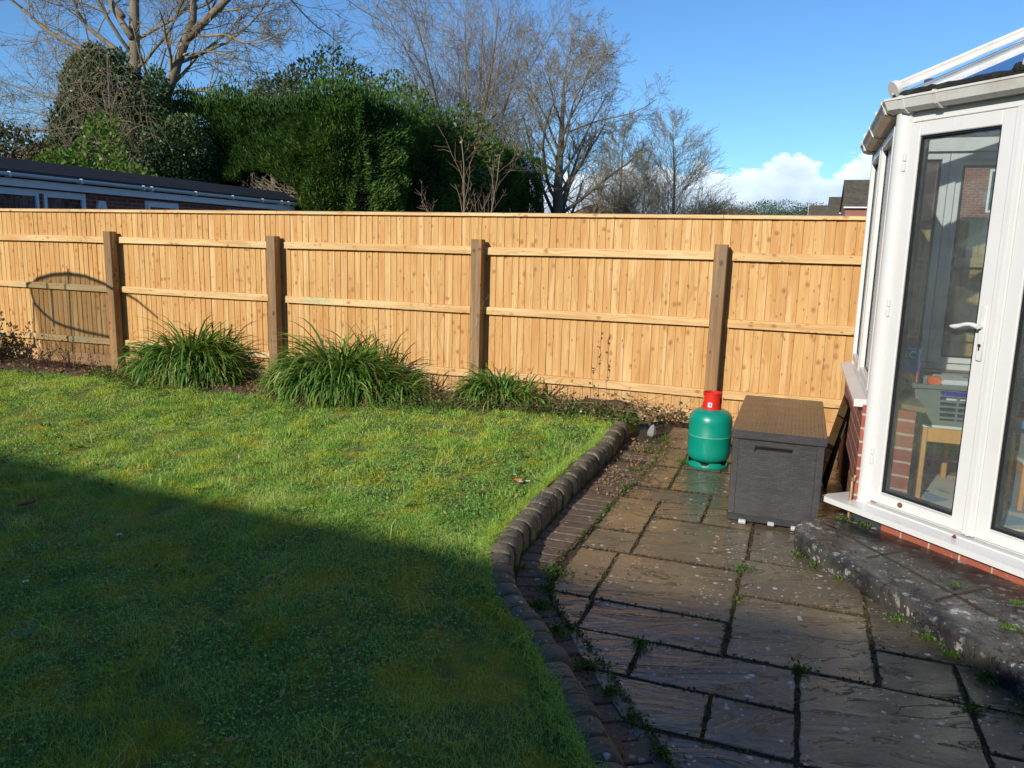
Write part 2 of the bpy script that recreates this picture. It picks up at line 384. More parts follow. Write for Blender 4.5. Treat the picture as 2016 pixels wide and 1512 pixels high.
def foliage(name, pts, dirs, lmin, lmax, wf, mat, parent, r, spread=.6, rnd_bias=None):
    n = len(pts); d = norm(dirs + r.normal(size=(n, 3)) * spread); s = norm(np.cross(d, randdir(n, r)))
    L = r.uniform(lmin, lmax, n); v, f = quads(pts, d, s, L, L * wf)
    rv = r.uniform(0, 1, n) if rnd_bias is None else np.clip(rnd_bias + r.normal(size=n) * .18, 0, 1)
    return np_mesh(name, v, [f], mat, parent, np.repeat(rv, 4))
def chains_mesh(name, chains, mat, parent=None, thick_sides=7, thin_sides=3, thr=.03):
    groups = {}
    for P, R in chains: groups.setdefault((len(P), thick_sides if R[0] > thr else thin_sides), []).append((P, R))
    V = []; Fc = []; rn = []; off = 0; r = np.random.default_rng(3)
    for (k, s), L in groups.items():
        P = np.array([a for a, _ in L], float); R = np.array([b for _, b in L], float); N = len(L)
        T = np.empty_like(P); T[:, 1:-1] = P[:, 2:] - P[:, :-2]; T[:, 0] = P[:, 1] - P[:, 0]; T[:, -1] = P[:, -1] - P[:, -2]
        T /= np.maximum(np.linalg.norm(T, axis=2, keepdims=True), 1e-9)
        ref = np.where(np.abs(T[:, :1, 2:3]) > .8, np.array([[[1., 0, 0]]]), np.array([[[0, 0, 1.]]])); ref = np.broadcast_to(ref, T.shape)
        a = np.cross(T, ref); a /= np.maximum(np.linalg.norm(a, axis=2, keepdims=True), 1e-9); b = np.cross(T, a)
        th = np.arange(s) * 2 * np.pi / s
        ring = P[:, :, None] + R[:, :, None, None] * (np.cos(th)[None, None, :, None] * a[:, :, None] + np.sin(th)[None, None, :, None] * b[:, :, None])
        V.append(ring.reshape(-1, 3)); idx = np.arange(N * k * s).reshape(N, k, s) + off; j = np.roll(idx, -1, axis=2)
        f = np.stack([idx[:, :-1], j[:, :-1], j[:, 1:], idx[:, 1:]], -1).reshape(-1, 4); Fc.append(f)
        if s >= 5: Fc.append(idx[:, 0, ::-1].copy()); Fc.append(idx[:, -1].copy())
        off += N * k * s
        rn.append(np.repeat(r.uniform(0, 1, N), k * s))
    return np_mesh(name, np.concatenate(V), Fc, mat, parent, np.concatenate(rn), smooth=True)
RMIN = .0065
def grow(r, out, p, d, L, rad0, lvl, spec):
    S = spec[lvl]; k = S['k']; pts = [p]; rs = [rad0]; x, y, z = p; dx, dy, dz = d; end = S.get('end', .35)
    dirs = [d]; w = S['w']; up = S['up']
    for i in range(1, k):
        dx += r.gauss(0, w); dy += r.gauss(0, w); dz += r.gauss(0, w) + up
        n = math.sqrt(dx * dx + dy * dy + dz * dz); dx /= n; dy /= n; dz /= n
        st = L / (k - 1); x += dx * st; y += dy * st; z += dz * st
        pts.append((x, y, z)); rs.append(rad0 * (1 - (1 - end) * i / (k - 1))); dirs.append((dx, dy, dz))
    out[0 if lvl == 0 else 1].append((pts, rs))
    if lvl + 1 >= len(spec): return
    n = S['n']; st0 = S.get('s', .25)
    for c in range(n):
        f = st0 + (1 - st0) * (c + r.random()) / n; g = f * (k - 1); i = min(int(g), k - 2); q = g - i
        b = tuple(pts[i][a] * (1 - q) + pts[i + 1][a] * q for a in range(3)); dd = dirs[i]
        # perpendicular
        while True:
            rx, ry, rz = r.gauss(0, 1), r.gauss(0, 1), r.gauss(0, 1); dot = rx * dd[0] + ry * dd[1] + rz * dd[2]
            rx -= dot * dd[0]; ry -= dot * dd[1]; rz -= dot * dd[2]; nn = math.sqrt(rx * rx + ry * ry + rz * rz)
            if nn > .2: break
        ang = rad(r.uniform(*S['ang'])); ca, sa = math.cos(ang), math.sin(ang)
        nd = tuple(dd[a] * ca + (rx, ry, rz)[a] / nn * sa for a in range(3))
        ln = L * r.uniform(*S['lr']) * (1 - S.get('tap', .45) * (f - st0) / (1 - st0)); rr = max(RMIN, (rad0 * (1 - (1 - end) * f)) * S['rr'] * r.uniform(.8, 1.1))
        grow(r, out, b, nd, ln, rr, lvl + 1, spec)
M_BARK = plain('bark', (.13, .105, .075), .9, var=.45, scale=5, bump=.6)
M_BARKL = plain('bark_light', (.19, .155, .105), .9, var=.35, scale=4, bump=.6)
def twig_mat(name, a, b):
    t = NT(name); t.col(t.mix(t.attr(), a, b)); t.rough(.8); t.b.inputs['Specular IOR Level'].default_value = .2; return t.m
M_TWIG = twig_mat('twigs_brown', (.16, .13, .08), (.30, .25, .155))
M_TWIGR = twig_mat('twigs_reddish', (.165, .13, .08), (.30, .245, .16))
M_TWIGT = twig_mat('twigs_tan', (.31, .25, .155), (.16, .125, .075))
#PART2

# ------------------------------------------------------------------ ground, lawn, patio
def uvof(x, y): return (x * cA - y * sA, x * sA + y * cA)
def smooth(x): x = np.clip(x, 0, 1); return x * x * (3 - 2 * x)
def lawnz(u, v):
    u = np.asarray(u, float); v = np.asarray(v, float)
    return .092 - .135 * smooth((-u - 1.6) / 3.6) + .012 * np.sin(u * 1.9 + v * .7) * np.sin(v * 1.6 + .5) + .006 * np.sin(u * 5.1 + 1) * np.sin(v * 4.3)
KX = [(.62, .3), (.50, 1.0), (.42, 1.55), (.333, 2.057), (.267, 2.34), (.184, 2.694), (.088, 2.973), (.035, 3.26), (.055, 3.608), (.209, 4.083), (.405, 4.639), (.73, 5.501), (1.0, 6.3)]
def catmull(P, step):
    P = [np.array(p, float) for p in P]; P = [2 * P[0] - P[1]] + P + [2 * P[-1] - P[-2]]; out = []
    for i in range(1, len(P) - 2):
        for t in np.linspace(0, 1, 30, endpoint=False):
            a, b, c, d = P[i - 1:i + 3]
            out.append(.5 * ((2 * b) + (c - a) * t + (2 * a - 5 * b + 4 * c - d) * t * t + (-a + 3 * b - 3 * c + d) * t ** 3))
    out.append(P[-2]); out = np.array(out); s = np.concatenate([[0], np.cumsum(np.linalg.norm(np.diff(out, axis=0), axis=1))])
    q = np.arange(0, s[-1], step); return np.stack([np.interp(q, s, out[:, i]) for i in range(out.shape[1])], 1)
K = catmull(KX, .1055)                       # foot line of the kerb, world xy
Kt = np.gradient(K, axis=0); Kt /= np.linalg.norm(Kt, axis=1, keepdims=True); Kn = np.stack([Kt[:, 1], -Kt[:, 0]], 1)   # to the right (patio side)
def kerb_side(xy):                           # signed distance, >0 on the patio side of the foot line
    xy = np.asarray(xy); out = np.empty(len(xy))
    for i in range(0, len(xy), 20000):
        q = xy[i:i + 20000]; d = q[:, None] - K[None]; dd = (d ** 2).sum(2); j = dd.argmin(1); a = np.arange(len(q))
        out[i:i + 20000] = (d[a, j] * Kn[j]).sum(1)
    return out
def UV2XY(u, v): return np.stack([u * cA + v * sA, -u * sA + v * cA], -1)

# far ground to the horizon
t = NT('far_ground'); t.col(t.mix(t.noise(.05, 5), (.05, .075, .022), (.075, .07, .035))); t.rough(.95); M_FAR = t.m
g = MB(); g.add([(-1500, -1500, -.16), (1500, -1500, -.16), (1500, 1500, -.16), (-1500, 1500, -.16)], [(0, 1, 2, 3)])
tag(g.build('ground', M_FAR), kind='structure')

# lawn sheet
us = np.arange(-13, 1.2, .07); vs_ = np.arange(-3, 7.06, .07); U, V = np.meshgrid(us, vs_); shp = U.shape
xy = UV2XY(U.ravel(), V.ravel()); side = kerb_side(xy); Z = lawnz(U, V).ravel() - .012 + .006 * wave(np.c_[xy, xy[:, :1] * 0], 5, 9)
Z = np.where(side > -.07, -.09, Z); keep = None
idx = np.arange(U.size).reshape(shp); F = np.stack([idx[:-1, :-1], idx[:-1, 1:], idx[1:, 1:], idx[1:, :-1]], -1).reshape(-1, 4)
ok = (side[F].max(1) < .05); F = F[ok]
t = NT('lawn_base')
k = t.mix(t.noise(14, 5, .7), (.075, .13, .025), (.13, .19, .03))
k = t.mix(t.ramp(t.noise(4.2, 4, .55), [(.48, 0.0), (.6, .95)]), k, (.30, .27, .022))
k = t.mix(t.ramp(t.noise(5, 5, .7), [(.62, 0.0), (.72, .6)]), k, (.09, .065, .03))
t.col(k); t.rough(.95); t.bump(t.noise(60, 5, .8), .9, .02); M_LAWN = t.m
tag(np_mesh('lawn', np.c_[xy, Z], [F], M_LAWN, smooth=True), kind='structure')

def place_grass(n, u0, u1, v0, v1, r, margin=-.11, vmax=6.62):
    u = r.uniform(u0, u1, n); v = r.uniform(v0, v1, n); xy = UV2XY(u, v); sd_ = kerb_side(xy)
    ok = (sd_ < margin + r.normal(size=n) * .012) & (v < vmax + .22 * np.sin(u * 2.3) + r.normal(size=n) * .07)
    # drop what the camera could never see (far outside the frame)
    az_ = np.degrees(np.arctan2(xy[:, 0], xy[:, 1])); ok &= (az_ > -52) & (xy[:, 1] > .7)
    u, v, xy = u[ok], v[ok], xy[ok]; return u, v, np.c_[xy, lawnz(u, v) - .012 + .006 * wave(np.c_[xy, xy[:, :1] * 0], 71, 22, 2)]
def grass_blades(P, r, lmin, lmax, w, lean=.5):
    n = len(P); a = r.uniform(0, 6.283, n); side = np.c_[np.cos(a), np.sin(a), 0 * a]; la = r.uniform(0, 6.283, n)
    ld = np.c_[np.cos(la), np.sin(la), 0 * la] * np.abs(r.normal(size=n) * lean)[:, None]; L = r.uniform(lmin, lmax, n) 
    L = L * (.75 + .4 * np.clip(wave(P, 11, 2.0) + .5, 0, 1.4)) * np.clip(.85 + .75 * wave(P * [1, 1, 0], 17, 17, 3), .25, 2.2); upv = np.array([[0, 0, 1.]])
    m = P + (upv + ld * .6) * (L * .5)[:, None]; tp = P + (upv * .85 + ld * 1.5) * L[:, None] * .9; Wd = (w * r.uniform(.7, 1.3, n))[:, None]
    v = np.stack([P - side * Wd, P + side * Wd, m + side * Wd * .8, m - side * Wd * .8, tp], 1).reshape(-1, 3)
    b = np.arange(n)[:, None] * 5; return v, b + np.array([[0, 1, 2, 3]]), b + np.array([[3, 2, 4]])
gcols = [(.12, .27, .045), (.24, .44, .07), (.35, .54, .09), (.47, .60, .13), (.66, .60, .32)]
M_GRASS = leaf_mat('grass_blades', gcols, .28, .45, patch=(4.2, [(.49, 0.0), (.64, .65)], (.50, .54, .04)))
M_CLOVER = leaf_mat('clover', [(.09, .24, .05), (.16, .36, .07), (.26, .47, .09)], .2, .5, patch=(4.2, [(.5, 0.0), (.62, .7)], (.34, .30, .02)))
r_ = np.random.default_rng(21); Vs = []; Q = []; T3 = []; RN = []; off = 0
for (n, u0, u1, v0, v1, l0, l1, w, lean) in [
        (300000, -5.5, .4, .4, 3.7, .016, .046, .0010, .8), (150000, -8.5, .2, 3.2, 5.2, .014, .040, .0015, .85), (130000, -13, .4, 5.0, 6.95, .018, .055, .0021, .8)]:
    u, v, P = place_grass(n, u0, u1, v0, v1, r_); vv, q, t3 = grass_blades(P, r_, l0, l1, w, lean)
    Vs.append(vv); Q.append(q + off); T3.append(t3 + off); off += len(vv); RN.append(np.repeat(np.clip(r_.normal(.42, .20, len(P)) + .16 * wave(P, 4, 1.2) + .28 * wave(P * [1, 1, 0], 19, 14, 3), 0, .93), 5))
# long tufts and straw
for (n, l0, l1, w, lo, hi) in [(3600, .05, .11, .0016, .5, .85), (1500, .05, .14, .0011, .95, 1.0)]:
    cu = r_.uniform(-9, 0, 110); cv_ = r_.uniform(1.2, 6.6, 110); j = r_.integers(0, 110, n)
    u = cu[j] + r_.normal(size=n) * .06; v = cv_[j] + r_.normal(size=n) * .06; xy = UV2XY(u, v); ok = (kerb_side(xy) < -.1) & (xy[:, 1] > 1.2)
    u, v, xy = u[ok], v[ok], xy[ok]; P = np.c_[xy, lawnz(u, v) - .01]; vv, q, t3 = grass_blades(P, r_, l0, l1, w, .9)
    Vs.append(vv); Q.append(q + off); T3.append(t3 + off); off += len(vv); RN.append(np.repeat(r_.uniform(lo, hi, len(P)), 5))
# ragged grass hanging over the kerb edge
kk = r_.integers(2, len(K) - 4, 15000); fr = r_.uniform(0, 1, 15000)[:, None]; kp = K[kk] * (1 - fr) + K[kk + 1] * fr; kp = kp - Kn[kk] * (.100 + .018 * wave(np.c_[kp, kp[:, :1] * 0], 3, 9) + np.abs(r_.normal(size=15000)) * .035)[:, None]
uu, vv_ = uvof(kp[:, 0], kp[:, 1]); P = np.c_[kp, lawnz(uu, vv_) - .005]; vv, q, t3 = grass_blades(P + [0, 0, .012], r_, .015, .042, .0013, 1.0)
Vs.append(vv); Q.append(q + off); T3.append(t3 + off); off += len(vv); RN.append(np.repeat(r_.uniform(.2, .8, len(P)), 5))
tag(np_mesh('grass', np.concatenate(Vs), [np.concatenate(Q), np.concatenate(T3)], M_GRASS, rnd=np.concatenate(RN)),
    'short mossy green lawn grass sloping from the fence to the kerb', 'grass', kind='stuff')
# clover and small-leaved ground cover, thickest in the near shaded half
r_ = np.random.default_rng(22)
def cover(n, u0, u1, v0, v1, s0, s1, thr):
    u, v, P = place_grass(n, u0, u1, v0, v1, r_); m = wave(P, 31, 2.6) > thr; P = P[m]; n = len(P); P[:, 2] += r_.uniform(.012, .032, n)
    a = r_.uniform(0, 6.283, n); d = norm(np.c_[np.cos(a), np.sin(a), r_.normal(size=n) * .28]); s = norm(np.cross(d, norm(np.c_[r_.normal(size=(n, 2)) * .3, np.ones(n)])))
    L = r_.uniform(s0, s1, n)[:, None]; Wd = L * .5
    v6 = np.stack([P, P + d * L * .3 + s * Wd, P + d * L * .8 + s * Wd * .8, P + d * L, P + d * L * .8 - s * Wd * .8, P + d * L * .3 - s * Wd], 1)
    return v6.reshape(-1, 3), n
a1, n1 = cover(85000, -5.5, .3, .4, 3.9, .004, .012, -.2); a2, n2 = cover(45000, -8, .3, 3.6, 6.7, .009, .018, .15)
tag(np_mesh('clover', np.concatenate([a1, a2]), [np.arange((n1 + n2) * 6).reshape(-1, 6)], M_CLOVER, rnd=np.repeat(r_.uniform(0, 1, n1 + n2), 6)),
    'small dark clover leaves spread through the lawn', 'clover', kind='stuff')

# planting bed below the fence: bare crumbly soil
us = np.arange(-13, -1.35, .035); vs_ = np.arange(6.35, 7.06, .035); U, V = np.meshgrid(us, vs_); P = np.c_[UV2XY(U.ravel(), V.ravel()), np.zeros(U.size)]
Z = lawnz(U, V).ravel() - .03 + .05 * smooth((V.ravel() - 6.35 - .12 * np.sin(U.ravel() * 2.3)) / .2) + .03 * wave(P, 8, 14, 4)
shp = U.shape; idx = np.arange(U.size).reshape(shp); F = np.stack([idx[:-1, :-1], idx[:-1, 1:], idx[1:, 1:], idx[1:, :-1]], -1).reshape(-1, 4)
t = NT('soil'); t.col(t.mix(t.noise(40, 5, .7), (.05, .033, .02), (.17, .115, .065))); t.rough(.95); t.bump(t.noise(80, 5, .8), 1, .02)
P[:, 2] = Z; tag(np_mesh('soil_bed', P, [F], t.m, smooth=True), kind='structure')

# patio bed (dirt in the joints)
t = NT('joint_dirt'); k = t.mix(t.noise(35, 5, .7), (.025, .017, .01), (.085, .055, .03)); k = t.mix(t.ramp(t.noise(6, 5, .7), [(.5, 0.0), (.62, .8)]), k, (.045, .06, .015))
t.col(k); t.rough(.9); t.bump(t.noise(90, 4, .8), 1, .01); M_JOINT = t.m
g = MB(); bp = [tuple(K[i] - Kn[i] * .05) for i in range(len(K))]
poly = bp + [W(-.98, 7.06)[:2], W(9, 7.06)[:2], W(9, -4)[:2], W(-.3, -4)[:2]]
g.prism(poly, -.12, -.007); tag(g.build('patio_bed', M_JOINT, fix=True), kind='structure')

# stone material with riven ridges, lichen spots and wet patches
def stone_mat(name, cols, lich=.5, riv=1.0, wet=True, streak=(1.6, 5.5), dark=None, dscale=.35, blot=False):
    t = NT(name); r = t.island()
    mp = t.mapping(scale=(streak[0], streak[1], 3), rot=(0, 0, A))
    vadd = t.n('ShaderNodeVectorMath', operation='ADD'); t.l(mp, vadd.inputs[0])
    rr = t.n('ShaderNodeCombineXYZ'); t.l(t.math('MULTIPLY', r, 30), rr.inputs[0]); t.l(t.math('MULTIPLY', r, 17), rr.inputs[1]); t.l(rr.outputs[0], vadd.inputs[1])
    rv = t.noise(1.0, 7, .58, vadd.outputs[0], 1.6)
    # terraces: steep narrow steps
    ter = t.math('FRACT', t.math('MULTIPLY', rv, 5.0)); stp = t.ramp(ter, [(0.0, 1.0), (.05, .15), (.12, .75), (1.0, 1.0)])
    fine = t.noise(45, 5, .7)
    base = t.ramp(r, [(i / (len(cols) - 1), c) for i, c in enumerate(cols)])
    base = t.mix(t.ramp(t.noise(3.2, 5, .65), [(.35, .0), (.7, .6)]), base, tuple(c * .55 for c in cols[0]))
    base = t.mix(t.ramp(fine, [(.35, .45), (.6, 0.0)]), base, tuple(c * .4 for c in cols[0]))
    crack = t.math('MULTIPLY', t.ramp(ter, [(0.0, 0.0), (.02, 1.0), (.07, 0.0)]), t.ramp(t.noise(5, 3), [(.40, 0.0), (.52, 1.0)]))
    base = t.mix(crack, base, (.008, .008, .012))
    d1 = t.voro(17 if blot else 13, t.mapping(scale=(1, 1, 1))); d2 = t.voro(34, t.mapping(scale=(1, 1, 1), loc=(3, 1, 0)))
    wob = t.noise(70, 3, .7)
    s1 = t.math('MULTIPLY', t.ramp(t.math('ADD', d1, t.math('MULTIPLY', t.math('SUBTRACT', wob, .5), .9 if blot else .16)), [(.24 if blot else .12, 1.0), (.29 if blot else .15, 0.0)]), t.ramp(t.noise(2.7, 3), [(.42, 0.0), (.50, 1.0)]))
    s2 = t.math('MULTIPLY', t.ramp(t.math('ADD', d2, t.math('MULTIPLY', t.math('SUBTRACT', wob, .5), .2)), [(.13, 1.0), (.18, 0.0)]), t.ramp(t.noise(3.9, 4), [(.42, 0.0), (.55, 1.0)]))
    sp = t.math('MULTIPLY', t.math('MAXIMUM', s1, s2), lich)
    base = t.mix(sp, base, (.46, .46, .42))
    if dark: base = t.mix(t.ramp(t.noise(dscale * 10, 4, .6), [(.40, .9), (.60, 0.0)]), base, dark)
    t.col(base)
    if wet:
        wn_ = t.noise(1.4, 4, .6, t.mapping(scale=(1, 1.5, 1), loc=(.7, .3, 0)))
        t.rough(t.math('ADD', t.ramp(wn_, [(.42, .07), (.50, .20), (.62, .42)]), t.math('MULTIPLY', sp, .4), True))
        t.b.inputs['Specular IOR Level'].default_value = .58
    else: t.rough(.8)
    h = t.mix(.16, t.mix(.45, stp, rv), fine); t.bump(h, riv, .012)
    return t.m
M_SLAB = stone_mat('riven_slab', [(.125, .10, .062), (.20, .155, .088), (.098, .088, .066), (.23, .17, .092), (.135, .112, .074)], 1.0, .8)
M_PAVER = stone_mat('block_paver', [(.14, .095, .062), (.19, .13, .08), (.11, .085, .062)], .5, .5, streak=(6, 6), wet=False)
M_KERB = stone_mat('kerb_stone', [(.16, .13, .082), (.23, .185, .115), (.115, .10, .068)], .85, 1.0, streak=(5, 5), wet=False)
M_STEP = stone_mat('step_stone', [(.085, .078, .065), (.11, .10, .078)], 1.0, 1.0, streak=(4, 4), dark=(.016, .016, .018), dscale=.5, blot=True)
def clip(poly, a, b):      # keep the left side of a->b
    out = []
    for i in range(len(poly)):
        p, q = poly[i], poly[(i + 1) % len(poly)]
        sp_ = (b[0] - a[0]) * (p[1] - a[1]) - (b[1] - a[1]) * (p[0] - a[0]); sq = (b[0] - a[0]) * (q[1] - a[1]) - (b[1] - a[1]) * (q[0] - a[0])
        if sp_ >= 0: out.append(p)
        if sp_ * sq < 0: t_ = sp_ / (sp_ - sq); out.append((p[0] + (q[0] - p[0]) * t_, p[1] + (q[1] - p[1]) * t_))
    return out
EDGE = [((-.965, 9), (-.965, 3.15)), ((-.965, 3.15), (-.68, 2.65)), ((-.68, 2.65), (-.25, 2.05)), ((-.25, 2.05), (.30, 1.36))]
SL = [(-.96, -.70, 6.3, 6.75), (-.70, -.14, 6.3, 6.75), (-.14, .5, 6.2, 6.75), (.5, 1.3, 6.3, 6.95), (-.96, -.42, 5.98, 6.3), (-.42, -.14, 5.7, 6.3), (-.96, -.70, 5.42, 5.98), (-.70, -.42, 5.42, 5.98), (-.42, -.14, 5.42, 5.7), (-.14, .38, 5.15, 6.2),
      (-.96, -.70, 4.88, 5.42), (-.70, -.14, 4.88, 5.42), (-.96, -.42, 4.6, 4.88), (-.42, -.14, 4.6, 4.88), (-.96, -.70, 4.0, 4.6), (-.70, -.42, 4.3, 4.6), (-.42, -.14, 4.3, 4.6), (-.14, .38, 4.45, 5.15),
      (-.96, -.70, 3.70, 4.0), (-.70, -.14, 3.70, 4.3), (-.96, -.755, 3.13, 3.70), (-.755, -.16, 3.13, 3.70), (-.14, .38, 3.86, 4.45), (-.16, .38, 3.43, 3.86), (-.16, .38, 2.85, 3.43),
      (.38, .95, 3.13, 3.60), (.38, .95, 3.60, 4.1), (.38, .66, 2.84, 3.13), (.66, 1.25, 2.84, 3.13), (.95, 1.5, 3.13, 3.6), (-.96, -.74, 2.84, 3.13), (-.74, -.165, 2.84, 3.13),
      (-.47, .105, 2.555, 2.84), (-.75, -.47, 2.555, 2.84), (.105, .66, 2.27, 2.84), (.66, 1.25, 2.56, 2.84), (.66, 1.25, 2.0, 2.56), (-.6, -.175, 2.28, 2.555), (-.175, .105, 2.28, 2.555),
      (-.4, .105, 1.72, 2.28), (.105, .66, 1.72, 2.27), (-.4, .25, 1.2, 1.72), (.25, .8, 1.2, 1.72), (.66, 1.25, 1.4, 2.0), (1.25, 1.8, 1.4, 2.0), (1.25, 1.8, 2.0, 2.84), (-.3, .6, .6, 1.2), (.6, 1.4, .4, 1.2), (-.2, 1.4, -.5, .4), (1.4, 2.6, -.5, 1.4), (-.2, 2.6, -1.8, -.5), (1.25, 2.0, 2.84, 3.13)]
rr_ = random.Random(5); g = MB()
for (a, b, c_, d_) in SL:
    j = .0065; per = []
    for (p, q) in (((a + j, c_ + j), (b - j, c_ + j)), ((b - j, c_ + j), (b - j, d_ - j)), ((b - j, d_ - j), (a + j, d_ - j)), ((a + j, d_ - j), (a + j, c_ + j))):
        n = max(2, int(math.dist(p, q) / .05))
        for i in range(n):
            f = i / n; x = p[0] + (q[0] - p[0]) * f; y = p[1] + (q[1] - p[1]) * f
            jj = .0035 if i else .006; per.append((x + rr_.uniform(-jj, jj), y + rr_.uniform(-jj, jj)))
    for (p, q) in EDGE: per = clip(per, p, q) if len(per) > 2 else per
    if len(per) < 3: continue
    z = rr_.uniform(-.003, .003); tl = rr_.uniform(-.004, .004); n = len(per); cx = sum(p[0] for p in per) / n; cy = sum(p[1] for p in per) / n
    rings = []
    for s_, dz in ((0.0, -.05), (0.0005, -.006), (.003, -.0015), (.009, 0.0)):
        ring = []
        for (x, y) in per:
            L = math.hypot(x - cx, y - cy); f = max(0, 1 - s_ / L); xx = cx + (x - cx) * f; yy = cy + (y - cy) * f
            ring.append(W(xx, yy, z + dz + tl * (x - cx)))
        rings.append(ring)
    vs = sum(rings, []); fs = [tuple(3 * n + i for i in range(n))] + [(k * n + i, k * n + (i + 1) % n, (k + 1) * n + (i + 1) % n, (k + 1) * n + i) for k in range(3) for i in range(n)]
    g.m = 0; g.add(vs, fs[:1 + 0]); g.f += []; b0_ = len(g.v) - len(vs); g.m = 1; g.f += [tuple(b0_ + q for q in f) for f in fs[1:1 + 2 * n]]; g.mi += [1] * (2 * n); g.f += [tuple(b0_ + q for q in f) for f in fs[1 + 2 * n:]]; g.mi += [0] * (len(fs) - 1 - 2 * n)
tag(g.build('patio', [M_SLAB, M_JOINT], fix=False), kind='structure')
# block pavers beside the kerb
g = MB()
for i in range(len(K) - 2):
    if K[i][1] > 5.3 and i % 3 == 0: continue
    w = np.interp(K[i][1], [1, 2.4, 3.0, 3.6, 4.1, 5.5], [.18, .155, .145, .185, .235, .30]) - .012
    a, b = K[i] + Kt[i] * .006 + Kn[i] * .008, K[i + 1] - Kt[i] * .006 + Kn[i + 1] * .008
    c_, d_ = b + Kn[i + 1] * w, a + Kn[i] * w; z = rr_.uniform(-.005, .001); cen = (a + b + c_ + d_) / 4
    rings = [[(*(cen + (p - cen) * s_), z + dz) for p in (a, b, c_, d_)] for s_, dz in ((1, -.05), (.99, -.006), (.93, -.001))]
    g.add(sum(rings, []), [(8, 9, 10, 11)] + [(k * 4 + q, k * 4 + (q + 1) % 4, (k + 1) * 4 + (q + 1) % 4, (k + 1) * 4 + q) for k in range(2) for q in range(4)])
tag(g.build('paving_border', M_PAVER, fix=True), kind='structure')
# roll-top kerb blocks
g = MB(); prof = [(0, -.06), (0.001, .060), (-.005, .090), (-.018, .110), (-.036, .121), (-.065, .125), (-.095, .121), (-.112, .106), (-.118, -.06)]
for i in range(len(K) - 1):
    dz = rr_.uniform(-.014, .006); ds = rr_.uniform(-.011, .008); a, b = K[i], K[i + 1]; tint_ = 0; low = -.02 * max(0, min(1, (2.6 - a[1]) / .8)); path = []
    for f, inset in ((.02, .014), (.08, .003), (.20, 0), (.80, 0), (.92, .003), (.98, .014)):
        p = a + (b - a) * f; nrm = Kn[i] * (1 - f) + Kn[i + 1] * f; path.append((p, nrm, inset))
    vs = []; n = len(prof)
    for p, nrm, ins in path:
        for s_, z in prof:
            c_ = -.065; s2 = c_ + (s_ - c_) * (1 - ins / .065) + ds; vs.append((p[0] + nrm[0] * s2, p[1] + nrm[1] * s2, (z - (ins if z > 0 else 0)) + dz + low))
    fs = [(k * n + q, k * n + q + 1, (k + 1) * n + q + 1, (k + 1) * n + q) for k in range(5) for q in range(n - 1)] + [tuple(range(n)), tuple(range(5 * n, 6 * n))[::-1]]
    g.add(vs, fs)
tag(g.build('kerb', M_KERB, smooth=True), kind='structure')
# low step in front of the conservatory doors
foot = catmull([(.34, 4.50), (.17, 4.40), (.075, 4.25), (.085, 4.10), (.144, 4.0), (.279, 3.80), (.455, 3.543), (.632, 3.269), (.78, 3.02), (.95, 2.70), (1.25, 2.2), (1.7, 1.75), (3.0, 1.4)], .06)
tn = np.gradient(foot, axis=0); tn /= np.linalg.norm(tn, axis=1, keepdims=True); nn_ = np.stack([-tn[:, 1], tn[:, 0]], 1)   # inward (left of travel is +) 
prof = [(0.004, -.05), (.002, .045), (0.0, .070), (.003, .086), (.012, .097), (.028, .102), (.12, .102)]
vs = []; fs = []; n = len(prof); rngk = np.random.default_rng(9)
for i in range(len(foot)):
    jt = rngk.normal() * .0055
    for s_, z in prof: q = foot[i] + nn_[i] * (s_ + jt); vs.append(W(q[0], q[1], z + (rngk.normal() * .0015 if 0 < z < .1 else 0)))
for i in range(len(foot) - 1):
    for q in range(n - 1): fs.append((i * n + q, i * n + q + 1, (i + 1) * n + q + 1, (i + 1) * n + q))
topring = [i * n + n - 1 for i in range(len(foot))]; b0 = len(vs); vs += [W(3.0, 3.7, .102), W(1.3, 3.7, .102), W(.45, 4.6, .102)]
fs.append(tuple(topring + [b0, b0 + 1, b0 + 2])); g = MB(); g.add(vs, fs)
tag(g.build('step', M_STEP, smooth=True), kind='structure')
# joints on the step top
g = MB()
for (p, q) in (((.40, 3.86), (.66, 4.12)), ((.64, 3.48), (.86, 3.70)), ((.20, 4.30), (.36, 4.14)), ((.86, 3.10), (1.06, 3.34)), ((.24, 4.27), (1.05, 3.08))):
    g.bar(W(*p, .1035), W(*q, .1035), .012, .004)
tag(g.build('step_joints', M_JOINT), kind='structure')

